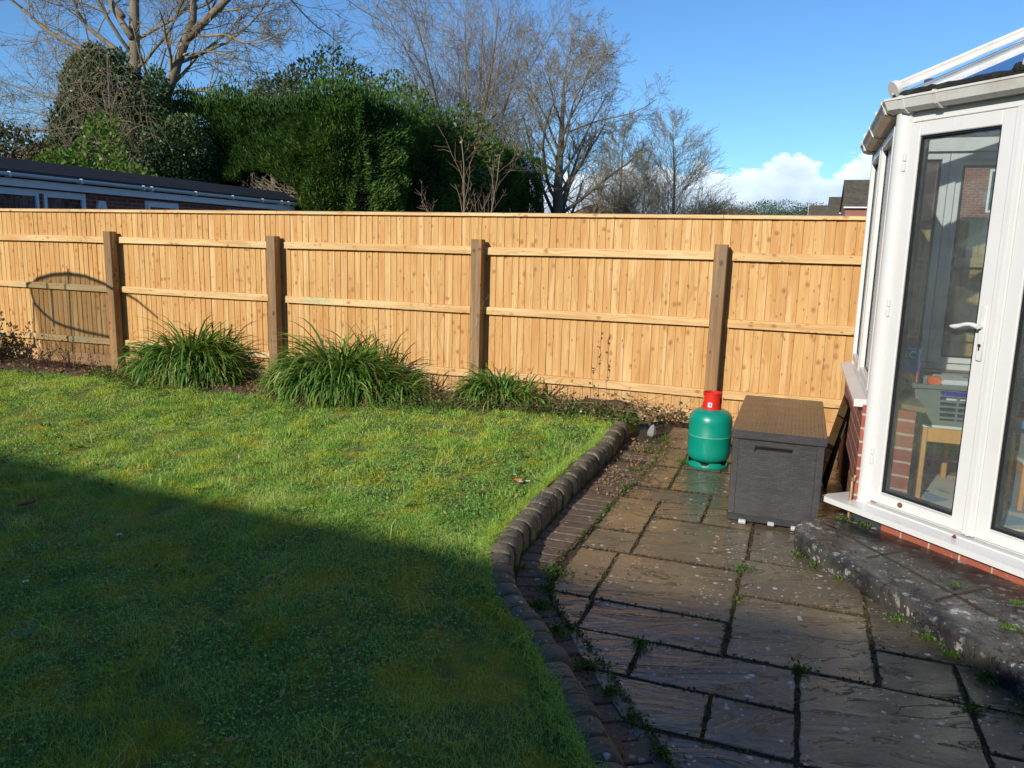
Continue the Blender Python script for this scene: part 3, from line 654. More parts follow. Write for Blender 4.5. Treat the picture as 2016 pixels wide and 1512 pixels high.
# ------------------------------------------------------------------ fence
F0 = empty('garden_fence', W(-.68, 7.0, -.05), label='long new pine featheredge fence with brown posts across the back of the garden', cat='fence')
ox, oy, oz = -.68, 7.0, -.05
posts = [-14.45, -12.16, -9.88, -7.60, -5.315, -2.95, -.68, 1.60, 3.9, 6.2, 8.5]
rf = random.Random(3)
for i in range(len(posts) - 1):
    a, b = posts[i], posts[i + 1]; g = MB(); x = a - ox
    while x < b - ox - .01:
        w = min(.078 + rf.uniform(-.012, .012), b - ox - x); yb = .052 + rf.uniform(-.0015, .0015); z0 = .02 - oz; z1 = 1.815 - oz + rf.uniform(-.002, .002)
        # featheredge: thick edge laps over the thin edge of the next
        l0, l1 = rf.uniform(-.0015, .0015), .0038 + rf.uniform(-.0025, .0035)
        pr_ = [(x - .004, yb + .020), (x + .0005, yb + l1 + .0035), (x + .0030, yb + l1), (x + w - .001, yb + l0), (x + w, yb + l0 + .002), (x + w, yb + .016), (x + w, yb + .024), (x, yb + .024)]; n_ = len(pr_)
        vs = [(p, q, z0) for p, q in pr_] + [(p, q, z1) for p, q in pr_]; g.add(vs, [tuple(range(n_))[::-1], tuple(range(n_, 2 * n_))] + [(q, (q + 1) % n_, n_ + (q + 1) % n_, n_ + q) for q in range(n_)]); x += w
    g.build('board_panel', M_BOARD, F0)
    for zt in (1.525, .95, .315):
        sag = rf.uniform(-.012, .012); g = MB(); cut = rf.uniform(.02, .05); x0, x1 = a - ox + .055 + (.045 if i % 2 == 0 else .0), b - ox - .057
        z = zt - oz; h = .072
        for xa, xb in ((x0, x1),):
            vs = []; dz0, dz1 = rf.uniform(-.008, .008), rf.uniform(-.008, .008)
            for k in range(9):
                f = k / 8; xx = xa + (xb - xa) * f; zz = z + dz0 * (1 - f) + dz1 * f + sag * math.sin(math.pi * f) * .5
                # arris-like rail: the upper front edge is sloped
                vs += [(xx, .048, zz), (xx, .022, zz - .001), (xx, .010, zz - .012), (xx, .010, zz - h), (xx, .048, zz - h)]
            fs = [(k * 5 + q, k * 5 + (q + 1) % 5, (k + 1) * 5 + (q + 1) % 5, (k + 1) * 5 + q) for k in range(8) for q in range(5)] + [(4, 3, 2, 1, 0), tuple(40 + q for q in range(5))]
            g.add(vs, fs)
        g.build('rail', M_RAIL, F0)
    MB().box(a - ox + .06, b - ox - .06, .004, .03, -.03 - oz, .115 - oz, .003).build('gravel_board', M_GRAVEL, F0)
for k in range(len(posts)):
    p = posts[k] - ox; ht = 1.585 + (0.0 if k < 6 else 0.0) + rf.uniform(-.008, .008); M = Matrix.Translation((p, -.04, 0)) @ Matrix.Rotation(rf.uniform(-.006, .006), 4, 'Y')
    MB().box(-.054, .054, -.052, .048, -.35, ht - oz, .004, M).build('post', M_POST, F0)
for k in range(0, len(posts) - 1, 2):
    a, b = posts[k] - ox, posts[min(k + 2, len(posts) - 1)] - ox
    g = MB(); vs = [(a + .002, .022, 0), (a + .002, .09, 0), (a + .002, .09, .022), (a + .002, .055, .034), (a + .002, .028, .028)]; vs = [(x, y, z + 1.812 - oz) for x, y, z in vs] + [(b - .002, y, z + 1.812 - oz) for x, y, z in vs]
    g.add(vs, [(4, 3, 2, 1, 0), (5, 6, 7, 8, 9)] + [(q, (q + 1) % 5, 5 + (q + 1) % 5, 5 + q) for q in range(5)]); g.build('capping', M_RAIL, F0)
#PART3

# ------------------------------------------------------------------ conservatory
CU, CV = .412, 4.51
R0 = empty('conservatory', W(CU, CV, 0), label='white glazed conservatory with double doors on a low red brick wall', cat='conservatory')
def V3(*a): return Vector(a)
def frame_mat(p, d, o):   # local (s,o,z) -> root
    return Matrix(((d[0], o[0], 0, p[0]), (d[1], o[1], 0, p[1]), (0, 0, 1, 0), (0, 0, 0, 1)))
dd = (.716, -.698); oo = (-.698, -.716)
MD = frame_mat((0, 0), dd, oo)
Bp = (1.27 * dd[0], 1.27 * dd[1]); Cp = (0, 1.62); Dp = (2.79, 1.62); Ep = (2.79, Bp[1])
MAC = frame_mat((0, 0), (0, 1), (-1, 0)); MCD = frame_mat(Cp, (1, 0), (0, 1)); MBE = frame_mat(Bp, (1, 0), (0, -1))
def ring(g, s0, s1, z0, z1, w, o0, o1, M, bev=.003, wb=None):
    wb = wb or w
    g.box(s0, s0 + w, o0, o1, z0, z1, bev, M); g.box(s1 - w, s1, o0, o1, z0, z1, bev, M)
    g.box(s0 + w, s1 - w, o0 + .0015, o1 - .0015, z1 - w, z1, bev, M); g.box(s0 + w, s1 - w, o0 + .0015, o1 - .0015, z0, z0 + wb, bev, M)
# door surround
g = MB(); g.box(0.0, .048, -.07, .004, .20, 2.225, .003, MD); g.box(1.195, 1.27, -.07, .004, .20, 2.225, .003, MD); g.box(.048, 1.195, -.07, .002, 2.178, 2.225, .003, MD); g.box(.048, 1.195, -.07, -.004, .198, .212, 0, MD)
g.build('door_frame', M_UPVC, R0)
def leaf(s0, s1, right):
    g = MB(); ring(g, s0, s1, .214, 2.172, .066, -.045, .018, MD, .004, wb=.062)
    g.box(s0 + .058, s1 - .058, .010, .0165, .268, .275, 0, MD)
    d = g.build('door', M_UPVC, R0)
    a, b, z0, z1 = s0 + .066, s1 - .066, .276, 2.106
    MB().box(a, b, -.010, -.008, z0, z1, 0, MD).build('pane', M_GLASS, d)
    g = MB(); ring(g, a, b, z0, z1, .010, -.008, .006, MD, 0); ring(g, a + .001, b - .001, z0 + .001, z1 - .001, .018, -.034, -.0125, MD, 0)
    g.build('gasket', M_GASKET, d)
    hs_ = s0 - .004 if not right else s1 + .004
    for z in (1.985, 1.255, .462):
        g = MB()
        for q in (-.047, .003): g.box(hs_ - .011, hs_ + .012, .004, .034, z + q, z + q + .044, .004, MD)
        g.build('hinge', M_UPVC, d)
    return d
d1 = leaf(.052, .592, False); d2 = leaf(.648, 1.190, True)
MB().box(.590, .650, .006, .026, .212, 2.174, .005, MD).box(.612, .628, .026, .031, .212, 2.174, .002, MD).build('cover_strip', M_UPVC, d2)
g = MB(); g.box(.548, .579, .018, .030, 1.045, 1.300, .006, MD); g.tube([MD @ V3(.563, .028, 1.205), MD @ V3(.563, .062, 1.205)], .010, 10)
pts = []
for i in range(13):
    f = i / 12; pts.append(MD @ V3(.566 - .135 * f, .062 + .004 * math.sin(f * 3.1), 1.205 + .010 * math.sin(f * 5.2) * (1 - .2 * f)))
g.tube(pts, [.011] * 3 + [.0095] * 5 + [.0105, .011, .011, .009, .005], 10); hd = g.build('handle', M_UPVC, d1, smooth=True)
g = MB(); g.tube([MD @ V3(.5635, .0295, 1.118), MD @ V3(.5635, .0325, 1.118)], .0085, 14); g.box(.560, .567, .0295, .0325, 1.095, 1.112, 0, MD); g.build('keyhole', M_METAL, hd)
t = plain('rust', (.14, .07, .03), .7, 0, .5, 40)
g = MB(); g.tube([MD @ V3(.245, .0175, .244), MD @ V3(.245, .022, .244)], .014, 14); g.build('door_bolt', t, d1)
# sill, dark plinth and brick below the doors
g = MB()
poly = [(-.02, -.06), (-.135, -.045), (-.150, .10), (-.14, .155), (1.44, .165), (1.44, -.06)]
vs = [tuple(MD @ V3(x, y, z)) for z in (.166, .196) for x, y in poly]; n = len(poly)
g.add(vs, [tuple(range(n)), tuple(range(n, 2 * n))] + [(i, (i + 1) % n, n + (i + 1) % n, n + i) for i in range(n)])
g.box(-.0, 1.27, -.07, .05, .196, .203, 0, MD); g.build('door_sill', M_UPVC, R0)
g = MB(); g.box(.20, 1.30, -.25, .085, -.08, .165, 0, MD); g.build('plinth_brick', M_BRICK_D, R0)
t = plain('dark_plinth', (.035, .04, .045), .6, 0, .4, 9)
MB().box(.0, .20, -.25, .08, -.08, .165, .004, MD).build('plinth_block', t, R0)
M_CILL = plain('brown_cill', (.24, .165, .11), .5, var=.25)
g = MB(); g.tube([(-.065, -.045, -.05), (-.065, -.045, .30), (-.05, -.03, .335)], .008, 8); g.tube([(-.075, -.05, .315), (-.055, -.04, .315)], .013, 8); g.build('copper_pipe', plain('old_copper', (.30, .20, .11), .5, .6, .3, 20), R0, smooth=True)
# low brick walls with inner cill boards
g = MB(); g.prism([(-.048, -.02), (-.048, 1.668), (.2, 1.42), (.2, -.10)], -.1, .725); g.build('brick_wall', M_BRICK, R0)
g = MB(); g.prism([(-.047, 1.669), (2.79, 1.669), (2.79, 1.42), (.201, 1.42)], -.1, .725); g.build('brick_wall', M_BRICK, R0)
g = MB(); g.prism([(Bp[0], Bp[1] - .04), (2.79, Bp[1] - .04), (2.79, Bp[1] + .2), (Bp[0] + .02, Bp[1] + .2)], -.1, .725); g.build('brick_wall', M_BRICK, R0)
g = MB(); g.prism([(.075, .03), (.075, 1.6), (.24, 1.39), (.24, -.10)], .7255, .750); g.prism([(.02, 1.601), (2.78, 1.601), (2.78, 1.38), (.24, 1.391)], .7255, .750); g.build('cill_board', M_CILL, R0)
# outside sills under the side and far windows
def sill(M, s0, s1, e0=0, e1=0):
    g = MB(); prof = [(-.02, .752), (.03, .752), (.088, .738), (.092, .734), (.092, .722), (.07, .722), (.07, .727), (-.02, .727)]
    vs = [tuple(M @ V3(s0 - e0 * o, o, z)) for o, z in prof] + [tuple(M @ V3(s1 + e1 * o, o, z)) for o, z in prof]; n = len(prof)
    g.add(vs, [tuple(range(n)), tuple(range(n, 2 * n))] + [(i, (i + 1) % n, n + (i + 1) % n, n + i) for i in range(n)]); g.build('window_sill', M_UPVC, R0)
    return g
sill(MAC, .0, 1.62, 0, 1); sill(MCD, .0, 2.79, 1, 0); sill(MBE, .02, 1.88)
g = MB(); g.box(-.006, .0, -.022, .094, .712, .754, .001, MAC); g.build('sill_end_cap', M_UPVC, R0)
t = M_METAL
# corner posts
for cx, cy in ((.012, -.010), (Bp[0] + .02, Bp[1] + .02), (.02, 1.60)):
    zb = .198 if cy < 1 else .75
    g = MB(); g.lathe([(.045, zb), (.045, 2.226)], 28, (cx, cy, 0)); g.build('corner_post', M_UPVC, R0, smooth=True)
def window(M, s0, s1, z0, z1, sash=True, gl=None, name='window', bars=()):
    g = MB(); ring(g, s0, s1, z0, z1, .045, -.055, .012, M); d = g.build(name, M_UPVC, R0)
    a, b, c, e = s0 + .036, s1 - .036, z0 + .036, z1 - .036
    if sash:
        g = MB(); ring(g, a, b, c, e, .048, -.03, .030, M, .005); g.build('sash', M_UPVC, d); a += .048; b -= .048; c += .048; e -= .048
    else: a += .009; b -= .009; c += .009; e -= .009
    MB().box(a, b, -.006, -.004, c, e, 0, M).build('pane', gl or M_GLASSW, d)
    g = MB(); ring(g, a, b, c, e, .008, -.004, .004, M, 0); ring(g, a + .001, b - .001, c + .001, e - .001, .014, -.026, -.008, M, 0); g.build('gasket', M_GASKET, d)
    return d
window(MAC, .05, .825, .752, 2.222, True, M_FROST); window(MAC, .828, 1.575, .752, 2.222, True, M_FROST)
for s0, s1, sh in ((.06, .455, False), (.458, 1.13, True), (1.133, 1.80, False), (1.803, 2.75, True)): window(MCD, s0, s1, .752, 2.222, sh, M_GLASSW)
for s0, s1, sh in ((.06, .75, False), (.753, 1.45, True), (1.453, 1.87, False)): window(MBE, s0, s1, .752, 2.222, sh, M_GLASSW)
# eaves beam
g = MB()
for M, L in ((MD, 1.27), (MAC, 1.62), (MCD, 2.79), (MBE, 1.885)): g.box(0, L, -.085, .010, 2.2265, 2.312, 0, M)
g.build('eaves_beam', M_UPVC_OLD, R0)
# gutter with mitred corners
gp = [(0.008, -.062), (.048, -.068), (.080, -.052), (.098, -.012), (.103, -.010), (.103, .0), (.093, .0), (.076, -.044), (.048, -.058), (.012, -.054)]
gz = 2.292
path = [(2.79, 1.62, gz, 0, 1), (0, 1.62, gz, -1, 1), (0, 0, gz, -1, -.4217), (Bp[0], Bp[1], gz, -.407, -1), (2.79, Bp[1], gz, 0, -1)]
MB().extrude(gp, path).build('gutter', M_UPVC_OLD, R0)
gp2 = [(s_ * 1.05 + (.0 if s_ < .06 else .003), z * 1.05 - .003) for s_, z in gp[:6]] + [(.100, .001), (.02, -.0595)]
def bracket(p, d, o, w=.016):
    M = frame_mat(p, d, o); g = MB(); n = len(gp[:6]); outer = [(s_ + .004 * (s_ > .02), z - .004) for s_, z in gp[:6]] + [(.118, .004), (.098, .004)]
    inner = [(.10, .001), (.112, .001)] ; prof = [(.004, -.0625), (.004, -.071)] + [(.049, -.075), (.084, -.057), (.103, -.014), (.109, -.012), (.109, .004), (.096, .004), (.096, -.004), (.100, -.009), (.079, -.050), (.048, -.0695)]
    vs = [tuple(M @ V3(s_, o_, z + gz)) for s_ in (-w / 2, w / 2) for o_, z in prof]; n = len(prof)
    g.add(vs, [tuple(range(n)), tuple(range(n, 2 * n))] + [(i, (i + 1) % n, n + (i + 1) % n, n + i) for i in range(n)]); g.build('gutter_bracket', M_UPVC_OLD, R0)
def pt(M, s): q = M @ V3(s, 0, 0); return (q.x, q.y)
for s_, w in ((.055, .018), (.235, .016), (.80, .016), (1.2, .018)): bracket(pt(MD, s_), dd, oo, w)
for s_, w in ((.045, .02), (.075, .012), (.85, .016), (1.50, .02), (1.54, .012)): bracket(pt(MAC, s_), (0, 1), (-1, 0), w)
for s_ in (.1, 1.2, 2.4): bracket(pt(MCD, s_), (1, 0), (0, 1))
# roof
Pz = 2.96; P = (1.258, .52, Pz); Rn = (2.79, .52, Pz)
def off(x, y, d): return (x, y, 2.318 + d)
A_, B_, C_, D_, E_ = off(-.045, -.02, 0), off(Bp[0] - .02, Bp[1] - .045, 0), off(-.045, 1.665, 0), off(2.79, 1.665, 0), off(2.79, Bp[1] - .045, 0)
for pl in ((A_, B_, P), (C_, A_, P), (D_, C_, P, Rn), (B_, E_, Rn, P)):
    g = MB(); g.add([(x, y, z) for x, y, z in pl] , [tuple(range(len(pl)))]); g.build('roof_pane', M_ROOFG, R0)
def bar(p, q, w=.055, h=.055, up=.03, cap=True):
    p, q = Vector(p), Vector(q); g = MB(); z = Vector((0, 0, 1))
    g.bar(p + z * up, q + z * up, w, h * .55, bev=.006); g.bar(p + z * (up + h * .42), q + z * (up + h * .42), w * .55, h * .35, bev=.006)
    g.bar(p - z * .038 + (q - p) * .03, q - z * .038, w * 1.25, .06, bev=.004)
    b = g.build('roof_bar', M_UPVC_OLD, R0)
    if cap:
        d = (q - p).normalized(); g = MB(); g.tube([p + z * .028 - d * .022, p + z * .028 + d * .004], .044, 20)
        for k in (-1, 1): g.tube([p + z * (.028 + .018 * k) - d * .026, p + z * (.028 + .018 * k) - d * .02], .006, 8)
        g.build('bar_end_cap', M_UPVC_OLD, b)
mid = lambda a, b, f=.5: tuple(a[i] + (b[i] - a[i]) * f for i in range(3))
bar(A_, P); bar(B_, P); bar(C_, P)
bar(mid(A_, B_, .52), P, .05, .05); bar(mid(A_, C_, .5), P, .05)
for f in (.3, .6): a = mid(C_, D_, f + .0); bar(a, (max(1.3, a[0]), .52, Pz), .05)
for f in (.35, .7): a = mid(B_, E_, f); bar(a, (max(1.3, a[0]), .52, Pz), .05)
g = MB(); g.bar((1.2, .52, Pz + .05), (2.79, .52, Pz + .05), .14, .06, bev=.01); g.bar((1.25, .52, Pz + .11), (2.79, .52, Pz + .11), .03, .07, bev=.008); g.build('ridge', M_UPVC_OLD, R0)
# black eaves seal with moss
t = NT('eaves_seal'); t.col(t.mix(t.ramp(t.noise(9, 4), [(.5, 0.0), (.6, .8)]), (.01, .01, .01), (.03, .045, .012))); t.rough(.7); t.bump(t.noise(60, 4, .8), 1, .01)
g = MB(); rm = random.Random(8)
for a, b in ((A_, B_), (C_, A_)):
    n = 46; pts = [Vector(mid(a, b, i / n)) + V3(rm.uniform(-.003, .003), rm.uniform(-.003, .003), -.002 + rm.uniform(-.003, .003)) for i in range(n + 1)]
    g.tube(pts, [.013 + rm.uniform(0, .006) for _ in pts], 7)
for f in (.485, .50, .47): p = Vector(mid(A_, B_, f)); g.lathe([(.002, -.02), (.022, -.012), (.028, .004), (.02, .022), (.003, .030)], 9, tuple(p + V3(rm.uniform(-.01, .01), 0, .008)))
g.build('eaves_seal', t.m, R0, smooth=True)
MB().box(2.70, 2.785, Bp[1] + .01, 1.60, .17, 2.9).build('plaster_bounce_wall', plain('plaster', (.78, .76, .70), .8, var=.03), R0)  # white inner wall added to bounce light into the conservatory
# floor and rug inside
t = NT('interior_floor'); sp = t.n('ShaderNodeSeparateXYZ'); t.l(t.tc.outputs['Object'], sp.inputs[0])
pl = t.n('ShaderNodeTexBrick'); t.l(t.mapping(rot=(0, 0, .3)), pl.inputs['Vector']); pl.inputs['Scale'].default_value = 1; pl.inputs['Brick Width'].default_value = 1.2; pl.inputs['Row Height'].default_value = .16; pl.inputs['Mortar Size'].default_value = .002
pl.inputs['Color1'].default_value = (.42, .32, .22, 1); pl.inputs['Color2'].default_value = (.36, .27, .18, 1); pl.inputs['Mortar'].default_value = (.12, .09, .06, 1)
t.col(t.mix(t.ramp(t.noise(3, 4, .6, t.mapping(scale=(1, 12, 1))), [(.3, .35), (.7, 0.0)]), pl.outputs[0], (.25, .18, .12))); t.rough(.35)
g = MB(); g.prism([(.15, -.10), (Bp[0], Bp[1] + .07), (2.79, Bp[1] + .07), (2.79, 1.5), (.15, 1.5)], -.05, .168); g.build('interior_floor', t.m, R0)

# things inside the conservatory
def put(u, v, z, rz=0): return W(u, v, z), -A + rz
t = NT('rug_pile'); v_ = t.noise(3.2, 2, .4, dist=.6); k = t.ramp(v_, [(.38, (.16, .30, .42)), (.42, (.55, .52, .46)), (.60, (.58, .54, .47)), (.63, (.20, .36, .48))])
sp_ = t.voro(5.5); k = t.mix(t.ramp(sp_, [(.10, 1.0), (.14, 0.0)]), k, (.03, .04, .08)); t.col(k); t.rough(.95); t.bump(t.noise(180, 3), .6, .006)
l, r = put(1.05, 4.72, .170, .1); g = MB(); g.box(-.38, .62, -.36, .62, 0, .012, .004)
o = g.build('play_rug', t.m); o.location = l; o.rotation_euler = (0, 0, r); tag(o, 'cream children\'s rug with blue shapes on the conservatory floor', 'rug')
M_PINE = wood_mat('beech_furniture', [(.66, .36, .13), (.72, .42, .17)], knots=False, grain=.4)
M_WHITE = plain('white_board', (.62, .63, .63), .4, var=.04)
l, r = put(.68, 4.70, .170); T = empty('play_table', l, r, label='small light wooden play table carrying the grey basket', cat='table')
tw, tdp, th = .46, .50, .44
g = MB(); g.box(0.006, tw - .006, .006, tdp - .006, th - .018, th, .004); g.build('table_top', M_WHITE, T)
for x, y in ((0, 0), (tw - .04, 0), (0, tdp - .04), (tw - .04, tdp - .04)): MB().box(x, x + .04, y, y + .04, .012, th - .0185, .004).build('leg', M_PINE, T)
for a in ((.0405, tw - .0405, .006, .024), (.0405, tw - .0405, tdp - .024, tdp - .006)): MB().box(*a, th - .095, th - .019, .002).build('apron', M_PINE, T)
for a in ((.006, .024, .0405, tdp - .0405), (tw - .024, tw - .006, .0405, tdp - .0405)): MB().box(*a, th - .095, th - .019, .002).build('apron', M_PINE, T)
# slatted laundry basket
l, r = put(.66, 4.71, .612, .06); T = empty('laundry_basket', l, r, label='grey-green plastic slatted basket on the small wooden table', cat='basket')
M_BASK = plain('basket_plastic', (.17, .20, .18), .35, var=.06)
bw, bd, bh = .46, .30, .225
def tap(x, y, z):   # flare outwards with height
    f = 1 + .16 * z / bh; return (bw / 2 + (x - bw / 2) * f, bd / 2 + (y - bd / 2) * f, z)
def tbox(g, x0, x1, y0, y1, z0, z1):
    vs = [tap(x, y, z) for z in (z0, z1) for y in (y0, y1) for x in (x0, x1)]; g.add(vs, [(0, 2, 3, 1), (4, 5, 7, 6), (0, 1, 5, 4), (2, 6, 7, 3), (0, 4, 6, 2), (1, 3, 7, 5)])
g = MB(); tbox(g, 0, bw, 0, bd, 0, .006)
for (y0, y1) in ((0, .005), (bd - .005, bd)):
    tbox(g, 0, .10, y0, y1, .006, bh - .02); tbox(g, bw - .10, bw, y0, y1, .006, bh - .02)
    for i in range(4): x = .10 + i * (bw - .208) / 3; tbox(g, x, x + .012, y0 + .0005, y1, .006, bh - .02)
    for i in range(7): z = .006 + i * .031; tbox(g, .10, bw - .10, y0, y1 - .0005, z, z + (.012 if 0 < i else .02))
for (x0, x1) in ((0, .005), (bw - .005, bw)): tbox(g, x0, x1, .005, bd - .005, .006, bh - .02)
tbox(g, -.012, bw + .012, -.014, .006, bh - .022, bh); tbox(g, -.012, bw + .012, bd - .006, bd + .014, bh - .022, bh); tbox(g, -.012, .006, .006, bd - .006, bh - .022, bh); tbox(g, bw - .006, bw + .012, .006, bd - .006, bh - .022, bh)
g.build('basket_body', M_BASK, T)
# things in the basket
def rbox(name, label, cat, u, v, z, sx_, sy_, sz_, col, rz=0, bev=.012, rough=.4, tilt=0, parts=None):
    g = MB(); g.box(-sx_ / 2, sx_ / 2, -sy_ / 2, sy_ / 2, 0, sz_, bev); o = g.build(name, plain(name + '_mat', col, rough), None, smooth=True); o.location = W(u, v, z); o.rotation_euler = (tilt, 0, -A + rz); return tag(o, label, cat)
l, r = put(.93, 4.86, .625, .1); g = MB(); g.box(-.17, .17, -.11, .11, 0, .20, .02); o = g.build('storage_tub', plain('clear_tub', (.40, .42, .45), .15)); o.location = l; o.rotation_euler = (0, 0, r); tag(o, 'pale translucent plastic tub standing in the grey basket', 'tub')
lid = MB().box(-.18, .18, -.12, .12, .2005, .235, .012).box(-.15, -.03, -.1212, -.1165, .11, .15, .002).box(.0, .12, -.1212, -.1165, .11, .15, .002).build('tub_lid', M_WHITE, o)
g = MB(); pts = [(.135 * math.cos(a), 0, .05 * math.sin(a)) for a in [math.pi * i / 14 for i in range(15)]]; vs = [(x, y, z) for y in (-.05, .05) for x, _, z in pts]; n = 15
g.add(vs, [tuple(range(n)), tuple(range(n, 2 * n))] + [(i, (i + 1) % n, n + (i + 1) % n, n + i) for i in range(n)]); o = g.build('toy_bowl', plain('blue_toy', (.02, .02, .30), .3), smooth=True); o.location = W(.90, 4.70 + .055, .78); o.rotation_euler = (0, 0, -A + .06); tag(o, 'dark blue rounded plastic toy in the front of the grey basket', 'toy')
rbox('orange_toy', 'small bright orange toy in the left of the grey basket', 'toy', .735, 4.78, .80, .07, .05, .07, (.65, .12, .02))
rbox('dark_toys', 'dark blue and black jumble behind the basket slats', 'toy', .88, 4.755, .622, .34, .05, .14, (.02, .025, .07))
# game box on the sill
l, r = put(.60, 4.88, .751, .16); T = empty('game_box', l, r, label='blue and orange board game box standing on the inner window ledge', cat='box')
t = NT('game_print'); vv = t.voro(14, out='Color'); sep = t.n('ShaderNodeSeparateXYZ'); t.l(t.tc.outputs['Object'], sep.inputs[0])
k = t.mix(t.ramp(sep.outputs[2], [(.10, 1.0), (.14, 0.0)]), (.01, .10, .30), t.mix(t.math('GREATER_THAN', t.noise(16, 1), .52), (.70, .33, .03), (.03, .03, .12)))
k = t.mix(t.ramp(t.voro(18), [(.18, 1.0), (.22, 0.0)]), k, (.45, .06, .10)); k = t.mix(t.ramp(sep.outputs[2], [(.135, 0.0), (.15, 1.0)]), k, (.01, .12, .34)); t.col(k); t.rough(.3)
MB().box(-.12, .055, -.03, .03, 0, .262, .002).build('carton', t.m, T)
MB().box(.0555, .062, -.03, .03, 0, .20, .001).build('side_panel', plain('purple_print', (.25, .03, .22), .4), T)
g = MB(); g.box(-.028, -.018, -.0325, -.0305, .205, .243)
for i in range(9):
    a0, a1 = rad(50 + i * 29), rad(50 + (i + 1) * 29); c0 = (.018, .224)
    g.add([(c0[0] + q * math.cos(a), y, c0[1] + q * math.sin(a)) for y in (-.0325, -.0305) for a in (a0, a1) for q in (.013, .021)], [(0, 1, 3, 2), (4, 6, 7, 5), (0, 4, 5, 1), (2, 3, 7, 6), (0, 2, 6, 4), (1, 5, 7, 3)])
g.build('lettering', plain('pale_green_ink', (.55, .62, .35), .5), T)
# childs chairs
def child_chair(u, v, rz, label):
    l, r = put(u, v, .183, rz); T = empty('child_chair', l, r, label=label, cat='chair', group='small wooden chairs in the conservatory')
    s_ = .30
    for x, y, h in ((0, 0, .255), (s_ - .03, 0, .255), (0, s_ - .03, .50), (s_ - .03, s_ - .03, .50)): MB().box(x, x + .03, y, y + .03, 0, h, .004).build('leg', M_PINE, T)
    MB().box(-.004, s_ + .004, -.004, s_ - .032, .2555, .273, .004).build('seat', M_WHITE, T)
    MB().box(.0305, s_ - .0305, s_ - .024, s_ - .008, .36, .46, .003).build('backrest', M_PINE, T)
    for a in ((.0305, s_ - .0305, .006, .022), (.0305, s_ - .0305, s_ - .022, s_ - .006)): MB().box(*a, .20, .25, .002).build('apron', M_PINE, T)
    for a in ((.006, .022, .0305, s_ - .0305), (s_ - .022, s_ - .006, .0305, s_ - .0305)): MB().box(*a, .20, .25, .002).build('apron', M_PINE, T)
    return T
child_chair(.90, 5.24, .1, 'small wooden chair behind the play table')
child_chair(1.19, 4.70, .12, 'small wooden chair with a bag on it, nearest the right door')
g = MB(); g.lathe([(.03, 0), (.10, .01), (.125, .04), (.10, .075), (.04, .095), (.01, .10)], 14); o = g.build('plastic_bag', plain('bag_film', (.42, .45, .50), .18, var=.3, scale=14, bump=.8), smooth=True); o.location = W(1.34, 4.84, .458); tag(o, 'crumpled pale plastic bag on the small chair', 'bag')
rbox('blue_folder', 'flat light blue play mat behind the right door', 'mat', 1.42, 4.72, .62, .5, .35, .03, (.18, .42, .62), .2)
rbox('toy_crate', 'low blue crate under the far window', 'crate', 1.42, 4.72, .168, .42, .30, .45, (.30, .32, .35), .2)
# clothes airer folded against the far window (metal tubes)
T = empty('folding_airer', W(.66, 5.35, .168), label='folded silver metal airer leaning under the far windows', cat='airer'); g = MB(); g.tube([(0, 0, .02), (0, .12, .70), (.55, .12, .70), (.55, 0, .02)], .009, 8); g.build('frame', M_METAL, T, smooth=True)
g = MB()
for i in range(5): f = .12 + i * .2; g.tube([(.0, .12 * f, .02 + .68 * f), (.55, .12 * f, .02 + .68 * f)], .0045, 6)
g.build('rails', M_METAL, T, smooth=True)

